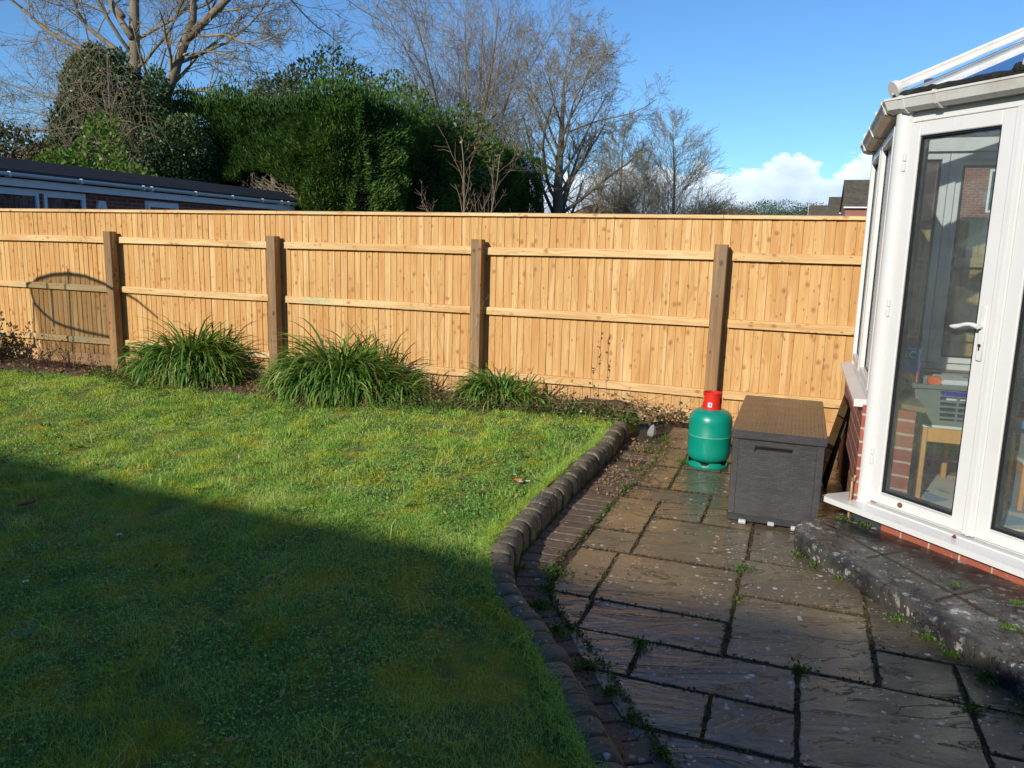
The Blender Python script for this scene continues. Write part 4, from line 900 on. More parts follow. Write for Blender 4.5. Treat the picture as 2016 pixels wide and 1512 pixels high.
# house wall the conservatory is built against, and the house behind the camera
def gable_house(name, label, u0, u1, v0, v1, eave, ridge, axis, brick, rooftile, wins, cat='house', over=.3, group=None, chim=None):
    T = empty(name, W((u0 + u1) / 2, (v0 + v1) / 2, 0), label=label, cat=cat, group=group); hx, hy = (u1 - u0) / 2, (v1 - v0) / 2
    g = MB(); g.box(-hx, hx, -hy, hy, -.3, eave)
    if axis == 'x': g.add([(-hx, -hy, eave), (-hx, hy, eave), (-hx, 0, ridge), (hx, -hy, eave), (hx, hy, eave), (hx, 0, ridge)], [(0, 1, 2), (3, 5, 4), (0, 2, 5, 3), (1, 4, 5, 2), (0, 3, 4, 1)])
    else: g.add([(-hx, -hy, eave), (hx, -hy, eave), (0, -hy, ridge), (-hx, hy, eave), (hx, hy, eave), (0, hy, ridge)], [(0, 1, 2), (3, 5, 4), (0, 2, 5, 3), (1, 4, 5, 2), (0, 3, 4, 1)])
    g.build('wall', brick, T)
    g = MB(); w = hy if axis == 'x' else hx; L = (hx if axis == 'x' else hy) + .15; sl = (ridge - eave) / w; th = .12
    for sg in (-1, 1):
        pr = [(0, ridge + .02), (sg * (w + over), eave - over * sl + .02), (sg * (w + over), eave - over * sl + .02 + th), (0, ridge + .02 + th)]
        if axis == 'x': vs = [(-L, y, z) for y, z in pr] + [(L, y, z) for y, z in pr]
        else: vs = [(y, -L, z) for y, z in pr] + [(y, L, z) for y, z in pr]
        g.add(vs, [(0, 1, 2, 3), (7, 6, 5, 4), (0, 4, 5, 1), (1, 5, 6, 2), (2, 6, 7, 3), (3, 7, 4, 0)])
    rf_ = g.build('roof', rooftile, T)
    g = MB()
    for sg in (-1, 1):
        y = sg * (w + over + .03); z = eave - over * sl
        if axis == 'x': g.box(-L, L, min(y, y + sg * .06), max(y, y + sg * .06), z - .08, z + .03)
        else: g.box(min(y, y + sg * .06), max(y, y + sg * .06), -L, L, z - .08, z + .03)
    g.build('gutter', M_FASCIA, T)
    for (face, c, z0, ww, hh) in wins:
        M = {'-x': Matrix(((0, -1, 0, -hx), (1, 0, 0, 0), (0, 0, 1, 0), (0, 0, 0, 1))), '-y': Matrix(((1, 0, 0, 0), (0, 1, 0, -hy), (0, 0, 1, 0), (0, 0, 0, 1))), '+y': Matrix(((1, 0, 0, 0), (0, -1, 0, hy), (0, 0, 1, 0), (0, 0, 0, 1)))}[face]
        if face == '-x': M = Matrix(((0, 1, 0, -hx), (1, 0, 0, 0), (0, 0, 1, 0), (0, 0, 0, 1)))
        g = MB(); s0, s1 = c - ww / 2, c + ww / 2
        for a in ((s0, s0 + .06, z0, z0 + hh), (s1 - .06, s1, z0, z0 + hh), (c - .04, c + .04, z0 + .06, z0 + hh - .06), (s0 + .06, s1 - .06, z0, z0 + .06), (s0 + .06, s1 - .06, z0 + hh - .06, z0 + hh)): g.box(a[0], a[1], -.03, .02, a[2], a[3], 0, M)
        f = g.build('window', M_UPVC, T); MB().box(s0 + .05, s1 - .05, -.012, -.004, z0 + .05, z0 + hh - .05, 0, M).build('pane', M_HOUSEPANE, f)
    return T
M_HOUSEPANE = plain('dark_window_pane', (.03, .035, .04), .08, var=.5, scale=1.5)
def tile_mat(name, a, b, moss=.5, vec=(1, 1, 1)):
    t = NT(name); sp = t.n('ShaderNodeSeparateXYZ'); t.l(t.tc.outputs['Object'], sp.inputs[0]); cv = t.n('ShaderNodeCombineXYZ'); t.l(t.math('ADD', sp.outputs[0], sp.outputs[1]), cv.inputs[0]); t.l(sp.outputs[2], cv.inputs[1])
    br = t.n('ShaderNodeTexBrick'); t.l(cv.outputs[0], br.inputs['Vector']); br.inputs['Scale'].default_value = 1; br.inputs['Brick Width'].default_value = .28; br.inputs['Row Height'].default_value = .16; br.inputs['Mortar Size'].default_value = .012
    br.inputs['Color1'].default_value = a + (1,); br.inputs['Color2'].default_value = b + (1,); br.inputs['Mortar'].default_value = tuple(x * .4 for x in a) + (1,)
    k = t.mix(t.ramp(t.noise(1.3, 6, .75), [(.45, 0.0), (.62, moss)]), br.outputs[0], (.13, .13, .045)); t.col(k); t.rough(.85); return t.m
M_TILE = tile_mat('roof_tiles', (.10, .078, .06), (.07, .055, .045)); M_TILER = tile_mat('red_roof_tiles', (.28, .12, .075), (.22, .09, .06), .2)
gable_house('own_house', 'red brick house wall that the conservatory is built against', CU + 2.79, CU + 8.8, -1.5, 6.6, 4.9, 7.2, 'y', M_BRICKF, M_TILE, [('-x', -2.4, 2.9, 1.4, 1.1)])
# the low house behind the camera, whose ridge throws the long shadow over the lawn
RZ = 4.5; dback = RZ / math.tan(rad(SUN_EL)) * math.cos(rad(SUN_AZ) - A); vr = 3.27 - dback
gable_house('rear_house', 'low brick house behind the viewer shading the near lawn', -14, 2.6, vr - 2.77, vr + 3.23, 2.5, RZ - .14, 'x', M_BRICKF, M_TILE, [('+y', -4.0, .9, 1.8, 1.2), ('+y', 1.0, .9, 1.4, 1.2)]).rotation_euler.z = -A - rad(4.5)

# ------------------------------------------------------------------ storage box
def weave_mat(name, flat, col=(.046, .045, .047), gloss=.33, bw=.042, rh=.014):
    t = NT(name); sp = t.n('ShaderNodeSeparateXYZ'); t.l(t.tc.outputs['Object'], sp.inputs[0]); cv = t.n('ShaderNodeCombineXYZ')
    if flat: t.l(sp.outputs[0], cv.inputs[0]); t.l(sp.outputs[1], cv.inputs[1])
    else: t.l(t.math('ADD', sp.outputs[0], sp.outputs[1]), cv.inputs[0]); t.l(sp.outputs[2], cv.inputs[1])
    b = t.n('ShaderNodeTexBrick'); t.l(cv.outputs[0], b.inputs['Vector']); b.inputs['Scale'].default_value = 1; b.inputs['Brick Width'].default_value = bw; b.inputs['Row Height'].default_value = rh
    b.inputs['Mortar Size'].default_value = .0022; b.inputs['Mortar Smooth'].default_value = 1.0
    for k, q in (('Color1', .8), ('Color2', 1.15)): b.inputs[k].default_value = tuple(c * q for c in col) + (1,)
    b.inputs['Mortar'].default_value = tuple(c * .5 for c in col) + (1,)
    k = t.mix(t.ramp(t.noise(5, 5, .7), [(.5, 0.0), (.75, .2)]), b.outputs[0], (.07, .065, .06)); t.col(k)
    t.rough(t.ramp(t.noise(9, 4, .6), [(.3, gloss - .03), (.7, gloss + .05)]))
    hgt = t.math('ADD', t.ramp(b.outputs['Fac'], [(0, 1.0), (1, 0.0)]), t.math('MULTIPLY', t.noise(140, 2), .25))
    t.bump(hgt, .95 if flat else .12, .003); t.b.inputs['Specular IOR Level'].default_value = .6; return t.m
M_WEAVE = weave_mat('weave_plastic', False, gloss=.36); M_WEAVET = weave_mat('weave_lid', True, gloss=.22)
bl = 1.16; T = empty('storage_box', W(-.05, 4.40 + bl / 2, 0), label='dark grey plastic rattan-effect storage box standing on the patio slabs', cat='storage box')
hw = .24
g = MB(); g.box(-hw, hw, -bl / 2, bl / 2, .022, .494, .006); g.build('body', M_WEAVE, T)
M_PL = plain('box_plain_plastic', (.028, .028, .031), .38, var=.15)
g = MB(); y = -bl / 2 - .002
g.box(-hw - .001, hw + .001, y - .002, y + .01, .018, .056, .003); g.build('bottom_rail', M_PL, T)
for s_ in (-1, 1):
    g = MB(); g.box(min(s_ * hw, s_ * (hw - .036)) - .001, max(s_ * hw, s_ * (hw - .036)) + .001, y - .001, y + .01, .0565, .493, .003); g.build('corner_strip', M_WEAVE, T)
g = MB(); g.box(-hw - .012, hw + .012, -bl / 2 - .014, bl / 2 + .010, .4945, .541, .006)
o = g.build('lid', M_WEAVE, T)
g = MB(); n = 12; vs = []; fs = []
for j in range(n + 1):
    for i in range(n + 1):
        a, b = i / n * 2 - 1, j / n * 2 - 1; vs.append((a * (hw + .009), b * (bl / 2 + .006) - .002, .5415 + .010 * (1 - max(abs(a), abs(b))) ** .8))
fs = [(j * (n + 1) + i, j * (n + 1) + i + 1, (j + 1) * (n + 1) + i + 1, (j + 1) * (n + 1) + i) for j in range(n) for i in range(n)]
g.add(vs, fs); g.build('lid_top', M_WEAVET, o, smooth=True)
# hand grip: proud black plate painted as the shade of a recess
g = MB(); g.prism([(-.118, .458), (.080, .458), (.080, .442), (-.108, .442), (-.122, .425)], -bl / 2 - .003, -bl / 2 + .002, Matrix(((1, 0, 0, 0), (0, 0, 1, 0), (0, 1, 0, 0), (0, 0, 0, 1))))
g.build('hand_grip_shade', plain('grip_shade_black', (.0015, .0015, .0015), 1.0), T)
g = MB(); g.box(-.122, .084, -bl / 2 - .005, -bl / 2, .458, .4635, .0015).build('grip_lip', M_PL, T)
M_GREYP = plain('grey_plastic', (.38, .40, .41), .4, var=.08)
for x in (-.155, .125):
    g = MB(); g.tube([(x - .019, -bl / 2 - .014, .018), (x + .019, -bl / 2 - .014, .018)], .0145, 14); g.build('roller', M_GREYP, T, smooth=True)
g = MB(); g.box(-.018, .018, -bl / 2 - .018, -bl / 2 - .003, .014, .036, .003); g.build('latch', M_GREYP, T)
# leaning glass sheets between box and brick wall
for k, (v0, v1, ub, ut, zt, mat, lab) in enumerate(((5.30, 5.80, .215, .342, .56, M_DARKG, 'tinted glass sheet leaning against the low brick wall, in front of the slate'), )):
    T = empty('glass_sheet', W(ub, v0, 0), label='dark tinted glass sheet leaning against the conservatory brick wall', cat='glass sheet')
    g = MB(); dx = ut - ub
    for q, mm in ((0, None),):
        g.add([(0, 0, .003), (dx, 0, zt), (dx, v1 - v0, zt), (0, v1 - v0, .003), (.008, 0, .0), (dx + .008, 0, zt), (dx + .008, v1 - v0, zt), (.008, v1 - v0, .0)], [(0, 1, 2, 3), (7, 6, 5, 4), (0, 4, 5, 1), (1, 5, 6, 2), (2, 6, 7, 3), (3, 7, 4, 0)])
    g.build('pane', M_DARKG, T)
o = MB().add([(0, 0, 0), (.082, 0, .46), (.082, .46, .46), (0, .46, 0), (.02, 0, 0), (.102, 0, .46), (.102, .46, .46), (.02, .46, 0)], [(0, 1, 2, 3), (7, 6, 5, 4), (0, 4, 5, 1), (1, 5, 6, 2), (2, 6, 7, 3), (3, 7, 4, 0)]).build('shade_sheet', plain('dark_shade', (.02, .022, .02), .5, var=.4, scale=12))  # black sheet standing in for the shaded wall seen through the glass
o.location = W(.245, 5.34, 0); o.rotation_euler = (0, 0, -A); tag(o, 'black sheet added behind the leaning glass to stand for shade', 'slab')
# ------------------------------------------------------------------ gas bottle
T = empty('gas_bottle', W(-.53, 5.60, 0), label='green patio gas bottle with a red collar beside the storage box', cat='gas bottle')
t = NT('green_enamel'); k = t.mix(t.ramp(t.noise(6, 5, .7), [(.45, 0.0), (.75, .35)]), (.0, .235, .165), (.01, .16, .12)); sepz = t.n('ShaderNodeSeparateXYZ'); t.l(t.tc.outputs['Object'], sepz.inputs[0])
k = t.mix(t.ramp(t.voro(60), [(.07, .7), (.10, 0.0)]), k, (.35, .42, .36)); t.col(k); t.rough(t.ramp(t.noise(8, 4), [(.3, .24), (.7, .42)])); M_GREEN = t.m
g = MB(); g.lathe([(.02, .028), (.09, .033), (.128, .048), (.146, .072), (.1515, .100), (.1525, .13), (.1525, .222), (.1540, .2265), (.1540, .2295), (.1525, .234), (.1525, .325), (.1495, .352), (.140, .378), (.124, .396), (.100, .408), (.072, .415), (.03, .418)], 64); g.build('body', M_GREEN, T, smooth=True)
g = MB(); g.lathe([(.1541, .2262), (.1547, .228), (.1541, .2298)], 64, cap=False); g.build('weld_seam', plain('seam', (.16, .42, .34), .5), T, smooth=True)
g = MB(); n = 96
for i in range(n):
    a0, a1 = 2 * math.pi * i / n, 2 * math.pi * (i + 1) / n; ph = (i / n * 6) % 1
    def hh(p): p = p % 1; return .026 if .30 < p < .62 else (.044 if p < .24 or p > .68 else .035)
    h0, h1 = hh(i / n * 6), hh((i + 1) / n * 6); vs = []
    for a, h in ((a0, h0), (a1, h1)):
        for r_i, z in ((.139, .001), (.145, .001), (.150, .012), (.147, h), (.141, h)): vs.append((r_i * math.cos(a), r_i * math.sin(a), z))
    g.add(vs, [(q, (q + 1) % 5, 5 + (q + 1) % 5, 5 + q) for q in range(5)])
g.build('foot_ring', M_GREEN, T)
M_RED = plain('red_plastic', (.58, .022, .012), .38, var=.12, scale=14, dirt=((.2, .02, .015), .4))
g = MB(); n = 64
for i in range(n):
    a0, a1 = 2 * math.pi * i / n, 2 * math.pi * (i + 1) / n; am = math.degrees((a0 + a1) / 2) % 360
    slot = (150 < am < 215) or (330 < am < 395 - 360 + 360 and am > 330)
    bands = [(.406, .455), (.512, .532)] if slot else [(.406, .532)]
    for z0, z1 in bands:
        vs = [(r_i * math.cos(a), r_i * math.sin(a), z) for a in (a0, a1) for r_i, z in ((.0625, z0), (.0655, z0), (.064, z1), (.060, z1))]
        g.add(vs, [(0, 1, 2, 3), (7, 6, 5, 4), (0, 4, 5, 1), (1, 5, 6, 2), (2, 6, 7, 3), (3, 7, 4, 0)])
g.lathe([(.0640, .524), (.0668, .527), (.0668, .533), (.0640, .536), (.0585, .533), (.0585, .526)], 64, cap=False); g.build('collar', M_RED, T)
g = MB(); g.lathe([(.022, .417), (.022, .455), (.014, .46), (.014, .49), (.02, .492), (.02, .505), (.004, .507)], 20); g.build('valve', M_BRASS, T, smooth=True)
g = MB(); c0 = -math.pi / 2 - A * 0 - .35
for i in range(5):
    a0, a1 = c0 + i * .09, c0 + (i + 1) * .09
    g.add([(q * math.cos(a), q * math.sin(a), z) for a in (a0, a1) for q, z in ((.0662, .435), (.0655, .468))], [(0, 2, 3, 1)])
st = g.build('sticker', plain('sticker_white', (.55, .56, .6), .4, var=.5, scale=60), T, fix=False)
g = MB(); g.add([(.0668 * math.cos(a), .0668 * math.sin(a), z) for a, z in ((c0 + .12, .452), (c0 + .30, .444), (c0 + .34, .462))], [(0, 1, 2)]); g.build('sticker_mark', plain('sticker_blue', (.03, .04, .18), .4), st, fix=False)

# ------------------------------------------------------------------ strap-leaved clumps
def ribbons(P, az_, el0, L, droop, w, k=8, twist=None):
    n = len(P); pos = P.copy(); pts = [pos.copy()]; el_ = el0.copy(); h = np.c_[np.cos(az_), np.sin(az_)]
    tangs = []
    for i in range(k - 1):
        st_ = L / (k - 1); pos = pos + np.c_[h * (np.cos(el_) * st_)[:, None], np.sin(el_) * st_]; pts.append(pos.copy()); el_ = el_ - droop * (.35 + 1.3 * i / (k - 1)) / (k - 1)
    pts = np.stack(pts, 1); sd_ = np.stack([-h[:, 1], h[:, 0], np.zeros(n)], 1)
    prof = np.interp(np.linspace(0, 1, k), [0, .15, .55, .85, 1], [.6, .9, 1, .6, .06]); wv = (w[:, None] * prof[None])[:, :, None]
    sd_ = norm(sd_ + (twist if twist is not None else 0)); V_ = np.stack([pts - sd_[:, None] * wv, pts + sd_[:, None] * wv], 2).reshape(-1, 3)
    idx = np.arange(n * k * 2).reshape(n, k, 2); F_ = np.stack([idx[:, :-1, 0], idx[:, :-1, 1], idx[:, 1:, 1], idx[:, 1:, 0]], -1).reshape(-1, 4)
    return V_, F_, k * 2
M_STRAP = leaf_mat('strap_leaves', [(.035, .10, .018), (.07, .17, .026), (.13, .25, .038), (.23, .33, .06), (.42, .38, .15)], .28, .5, spec=.3)
M_STRAW = leaf_mat('straw', [(.32, .22, .10), (.42, .32, .17), (.22, .13, .06)], .2, .7)
def clump(u, v, su, sv, n, L0, L1, w0, w1, label, seed, extra=0):
    r = np.random.default_rng(seed); z0 = float(lawnz(u, v)); T = empty('strap_leaf_plant', W(u, v, z0), label=label, cat='plant', group='strap-leaved plants below the fence')
    th = r.uniform(0, 6.283, n); rr2 = np.sqrt(r.uniform(0, 1, n)); P = np.c_[np.cos(th) * rr2 * su, np.sin(th) * rr2 * sv, np.full(n, -.03)]
    out = np.arctan2(P[:, 1] * 1.4, P[:, 0]); azl = out + r.normal(size=n) * .9; e0 = rad(87) - rr2 * r.uniform(.0, .75, n); L = r.uniform(L0, L1, n) * (1 - .25 * rr2) * (1 + .25 * np.sin(P[:, 0] * 7 / max(su, .3) * .6 + seed))
    V_, F_, m = ribbons(P, azl, e0, L, r.uniform(1.6, 5.2, n), r.uniform(w0, w1, n), 9, r.normal(size=(n, 3)) * .35)
    V_[:, 2] = np.maximum(V_[:, 2], .004); np_mesh('leaves', V_, [F_], M_STRAP, T, np.repeat(np.clip(r.normal(.42, .24, n), 0, 1), m))
    n2 = n // 3; th = r.uniform(0, 6.283, n2); P = np.c_[np.cos(th) * su * 1.05, np.sin(th) * sv * 1.1, np.full(n2, .0)] * np.sqrt(r.uniform(.3, 1, n2))[:, None]
    V_, F_, m = ribbons(P, th + r.normal(size=n2) * .5, r.uniform(.2, 1.1, n2), r.uniform(.2, .5, n2), r.uniform(.8, 2.5, n2), r.uniform(.003, .006, n2), 7)
    V_[:, 2] = np.maximum(V_[:, 2], .004); np_mesh('dead_leaves', V_, [F_], M_STRAW, T, np.repeat(r.uniform(0, 1, n2), m))
    if extra:
        rp = random.Random(seed); ch = []
        for _ in range(extra):
            x, y = rp.uniform(-su, su * 1.5), rp.uniform(-sv, sv); az_ = rp.uniform(0, 6.28); p = [x, y, .1]; pp = [tuple(p)]; e = rad(rp.uniform(76, 88))
            for i in range(7): p[0] += math.cos(az_) * math.cos(e) * .17; p[1] += math.sin(az_) * math.cos(e) * .10; p[2] += math.sin(e) * .17; e -= rp.uniform(0, .10); pp.append(tuple(p))
            ch.append((pp, [.0016 - .00012 * i for i in range(8)]))
        chains_mesh('flower_stalk', ch, M_TWIGT, T)
    return T
clump(-6.32, 6.74, .54, .20, 2100, .45, .98, .0065, .0125, 'big arching strap-leaved plant in front of the second bay, left clump', 1)
clump(-4.22, 6.58, .74, .22, 3000, .45, .96, .0065, .0125, 'widest strap-leaved plant, the middle clump below the fence', 2, 9)
clump(-2.56, 6.66, .29, .13, 700, .30, .58, .0065, .0115, 'small low strap-leaved plant at the right, in front of a fence post', 3)

# ------------------------------------------------------------------ brambles, shrubs, weeds
def chain_plant(name, label, cat, u, v, z, n, L, wild, seed, mat, rad0=.004, leafn=0, leafs=.03, leafmat=None, elr=(10, 60), arch=.12, group=None, spread=.1):
    rp = random.Random(seed); T = empty(name, W(u, v, z), label=label, cat=cat, group=group); ch = []; pts_ = []
    for _ in range(n):
        p = [rp.uniform(-spread, spread), rp.uniform(-spread, spread) * .5, 0]; az_ = rp.uniform(0, 6.283); e = rad(rp.uniform(*elr)); k = 9; pp = []; l = L * rp.uniform(.5, 1.1)
        for i in range(k):
            pp.append(tuple(p)); pts_.append(tuple(p)); az_ += rp.gauss(0, wild); e += rp.gauss(0, wild * .6) - arch
            p[0] += math.cos(az_) * math.cos(e) * l / k; p[1] += math.sin(az_) * math.cos(e) * l / k * .6; p[2] = max(.004, p[2] + math.sin(e) * l / k); p[1] = min(p[1], .30)
        ch.append((pp, [rad0 * (1 - .7 * i / (k - 1)) for i in range(k)]))
    chains_mesh('stems', ch, mat, T, thr=.02)
    if leafn:
        r = np.random.default_rng(seed); b = np.array(pts_)[r.integers(0, len(pts_), leafn)] + r.normal(size=(leafn, 3)) * .02; b[:, 2] = np.abs(b[:, 2]) + .003
        foliage('leaves', b, np.tile([[0, 0, .5]], (leafn, 1)), leafs * .6, leafs * 1.3, .34, leafmat, T, r, 1.0)
    return T
M_LEAFD = leaf_mat('dark_leaves', [(.022, .055, .014), (.04, .09, .02), (.08, .13, .03), (.14, .09, .04)], .2, .35, spec=.5)
M_LEAFB = leaf_mat('bramble_leaves', [(.05, .075, .02), (.10, .13, .035), (.16, .14, .06), (.20, .10, .05)], .3, .5)
M_WEED = leaf_mat('weed_leaves', [(.045, .095, .018), (.07, .14, .022), (.11, .17, .03)], .3, .45)
M_WEEDL = leaf_mat('lawn_weed_leaves', [(.07, .18, .04), (.12, .27, .05), (.20, .36, .08)], .2, .45)
M_DEAD = leaf_mat('dead_leaf_litter', [(.20, .11, .055), (.32, .20, .10), (.12, .065, .035)], .1, .8)
chain_plant('bramble', 'tangle of bare bramble stems and small leaves where the kerb meets the fence', 'bramble', -1.25, 6.62, .08, 34, 1.0, .30, 5, M_TWIGT, .0042, 560, .034, M_LEAFB, (2, 32), .10, spread=.38)
chain_plant('trailing_ivy', 'low trailing ivy at the foot of the fence left of the bramble', 'ivy', -1.9, 6.55, .09, 26, .7, .3, 6, M_TWIGT, .002, 800, .034, M_LEAFD, (0, 25), .1, spread=.35)
chain_plant('dry_shrub', 'low leafless shrub with dark red stems at the foot of the first bay', 'shrub', -8.15, 6.62, -.03, 24, .55, .16, 7, twig_mat('dark_red_stems', (.07, .03, .022), (.14, .07, .05)), .004, 120, .03, M_DEAD, (35, 88), .02, spread=.32)
chain_plant('evergreen_shrub', 'small dark evergreen shrub at the left end of the fence', 'shrub', -9.55, 6.55, -.03, 60, .75, .14, 8, M_TWIG, .005, 2600, .045, M_LEAFD, (25, 88), .03, spread=.3)
# creeping ground cover along the bed edge and dead litter
r = np.random.default_rng(40); n = 9000; u = r.uniform(-9.5, -1.2, n); v = 6.42 + .16 * np.sin(u * 2.3) + r.normal(size=n) * .14 + .08 * (u > -2.2); m = (wave(np.c_[u, v, v * 0], 12, 1.9) > -.35); u, v = u[m], v[m]; n = len(u)
xy = UV2XY(u, v); o = foliage('creeping_weeds', np.c_[xy, lawnz(u, v) + r.uniform(.0, .05, n)], np.tile([[0, 0, .6]], (n, 1)), .012, .034, .36, M_WEED, None, r, 1.0); tag(o, 'small creeping weeds along the edge between lawn and bed', 'weeds', kind='stuff')
n = 3200; u = r.uniform(-9.5, -.9, n); v = r.uniform(6.4, 6.97, n); xy = UV2XY(u, v); o = foliage('leaf_litter', np.c_[xy, lawnz(u, v) + .03 + r.uniform(0, .025, n)], np.tile([[0, 0, .3]], (n, 1)), .012, .045, .30, M_DEAD, None, r, 1.2)
tag(o, 'brown dead leaf litter on the bare soil bed', 'leaf litter', kind='stuff')
# weeds, moss and grit in the joints of the patio
pts_ = []; rn_ = []
def tuft(u, v, z, n, s): 
    for _ in range(n): a = r.uniform(0, 6.283); q = abs(r.normal()) * s; pts_.append((*W(u + math.cos(a) * q, v + math.sin(a) * q * .8, z)[:2], z + r.uniform(0, s * .35))); rn_.append(r.uniform(.2, 1))
for (u, v, n, s) in [(-.70, 5.55, 150, .055), (-.985, 3.30, 420, .050), (-.965, 3.12, 160, .04), (-.93, 2.95, 330, .05), (-.80, 2.76, 260, .05), (-.62, 2.56, 240, .045), (-.50, 2.42, 200, .035), (-.40, 2.30, 130, .03), (-.47, 2.80, 110, .03),
        (-.155, 3.72, 130, .035), (-.15, 3.36, 60, .02), (.11, 2.84, 130, .03), (.66, 2.80, 70, .03), (-.96, 4.35, 80, .035), (-.96, 4.75, 60, .03), (-.99, 5.2, 120, .05), (-1.0, 5.8, 160, .07), (-.95, 6.2, 160, .08), (.10, 4.02, 110, .035), (.17, 3.90, 90, .03),
        (.50, 3.44, 90, .03), (.59, 3.30, 130, .03), (.66, 3.18, 130, .03), (.76, 3.05, 260, .04), (.86, 2.86, 300, .05), (.28, 3.78, 50, .02), (-.28, 2.16, 150, .03), (-.20, 2.02, 90, .03), (-1.13, 3.3, 40, .02), (.12, 4.42, 60, .03)]: tuft(u, v, .002, n, s)
for (u, v, n, s) in [(.74, 3.66, 60, .025), (.86, 3.30, 70, .03), (.42, 4.34, 60, .03), (.95, 3.55, 60, .03), (.33, 4.40, 60, .03)]: tuft(u, v, .104, n, s)
kd_ = K[:, None]
for i in range(6, len(K) - 2):
    for q, dens in ((.0, 16), (1.0, 15)):
        w = np.interp(K[i][1], [1, 2.4, 3.0, 3.6, 4.1, 5.5], [.18, .155, .145, .185, .235, .30]) * q + .004
        for _ in range(int(dens * r.uniform(0, 2.2))):
            f = r.uniform(); p = K[i] * (1 - f) + K[i + 1] * f + Kn[i] * (w + r.normal() * .010); pts_.append((p[0], p[1], r.uniform(0, .012))); rn_.append(r.uniform(0, .7))
Pw = np.array(pts_); n = len(Pw); o = foliage('joint_weeds', Pw, np.tile([[0, 0, .9]], (n, 1)), .007, .019, .32, M_WEED, None, r, .9); tag(o, 'green weeds and moss growing out of the paving joints', 'weeds', kind='stuff')
gp_ = []
for (a, b, c_, d_) in SL:
    for _ in range(int(((b - a) + (d_ - c_)) * 260)):
        e = r.integers(0, 4); f = r.uniform(); q = r.normal() * .007
        u, v = [(a + (b - a) * f, c_ + q), (a + (b - a) * f, d_ + q), (a + q, c_ + (d_ - c_) * f), (b + q, c_ + (d_ - c_) * f)][e]
        if u < -.96 or v < .9: continue
        gp_.append((*W(u, v)[:2], r.uniform(-.009, .003)))
for i in range(6, len(K) - 2):
    for _ in range(70): f = r.uniform(); wq = np.interp(K[i][1], [1, 2.4, 3.0, 3.6, 4.1, 5.5], [.18, .155, .145, .185, .235, .30]) + abs(r.normal()) * .012 * (1 if K[i][1] < 5 else 4); p = K[i] * (1 - f) + K[i + 1] * f + Kn[i] * wq; gp_.append((p[0], p[1], r.uniform(-.008, .006)))
Pg = np.array(gp_); n = len(Pg); M_MOSS = leaf_mat('joint_moss_grit', [(.03, .02, .012), (.07, .045, .022), (.055, .065, .018), (.12, .07, .035), (.08, .11, .028)], .0, .9)
o = foliage('joint_moss', Pg, np.tile([[0, 0, .4]], (n, 1)), .005, .013, .5, M_MOSS, None, r, 1.2); tag(o, 'dark moss and grit filling the patio joints', 'moss', kind='stuff')
n = 1500; i = r.integers(24, len(K) - 2, n); p = K[i] + Kn[i] * (.15 + r.normal(size=n) * .12)[:, None]; p = p[p[:, 1] > 4.6]; n = len(p)
o = foliage('patio_debris', np.c_[p, r.uniform(.002, .014, n)], np.tile([[0, 0, .3]], (n, 1)), .01, .03, .28, M_DEAD, None, r, 1.3); tag(o, 'dead leaves and roots scattered at the far end of the patio', 'leaf litter', kind='stuff')

n = 700; u = r.uniform(-8.5, -1.0, n); v = r.uniform(1.3, 6.4, n); xy = UV2XY(u, v); m = kerb_side(xy) < -.14; xy, u, v = xy[m], u[m], v[m]; n = len(u)
o = foliage('lawn_litter', np.c_[xy, lawnz(u, v) + r.uniform(.006, .02, n)], np.tile([[0, 0, .15]], (n, 1)), .015, .05, .16, M_STRAW, None, r, 1.3); tag(o, 'small dead leaves and straw scattered over the lawn', 'leaf litter', kind='stuff')
pr_ = []
for _ in range(70):
    u0, v0 = r.uniform(-6, -.9), r.uniform(1.5, 6.2)
    if kerb_side(UV2XY(np.array([u0]), np.array([v0])))[0] > -.2: continue
    for k in range(r.integers(7, 14)): a = r.uniform(0, 6.283); pr_.append((*UV2XY(np.array(u0), np.array(v0)), float(lawnz(u0, v0)) + .012, a))
pr_ = np.array(pr_); n = len(pr_); V_, F_, m_ = ribbons(pr_[:, :3].copy(), pr_[:, 3], r.uniform(.3, .8, n), r.uniform(.03, .075, n), r.uniform(.3, 1.0, n), r.uniform(.004, .009, n), 5)
tag(np_mesh('rosette_weeds', V_, [F_], M_WEEDL, None, np.repeat(r.uniform(0, 1, n), m_)), 'flat rosettes of broad-leaved weeds among the grass', 'weeds', kind='stuff')

# daisies and small loose things
M_PETAL = plain('daisy_petal', (.78, .78, .76), .6, var=.03); M_DISC = plain('daisy_disc', (.62, .42, .04), .7)
def daisy(u, v, label, s=1.0):
    z = float(lawnz(u, v)); T = empty('daisy', W(u, v, z), label=label, cat='daisy', group='daisies in the lawn')
    g = MB()
    for i in range(14):
        a = 2 * math.pi * i / 14; c_, s_ = math.cos(a), math.sin(a); g.add([(.003 * c_ * s, .003 * s_ * s, .040), (.009 * c_ * s - .0022 * s_ * s, .009 * s_ * s + .0022 * c_ * s, .043), (.013 * c_ * s, .013 * s_ * s, .044), (.009 * c_ * s + .0022 * s_ * s, .009 * s_ * s - .0022 * c_ * s, .043)], [(0, 1, 2, 3)])
    g.build('petals', M_PETAL, T, fix=False); MB().lathe([(.0036 * s, .040), (.0038 * s, .043), (.002 * s, .0455)], 10).build('flower_centre', M_DISC, T); MB().tube([(0, 0, 0), (.001, 0, .02), (0, 0, .040)], .0009, 5).build('stem', M_WEED, T)
daisy(-1.44, 4.23, 'right daisy of the pair near the kerb', 1.25); daisy(-1.475, 4.20, 'left daisy of the pair near the kerb', 1.2); daisy(-1.56, 4.33, 'single daisy just behind the pair by the kerb', .9)
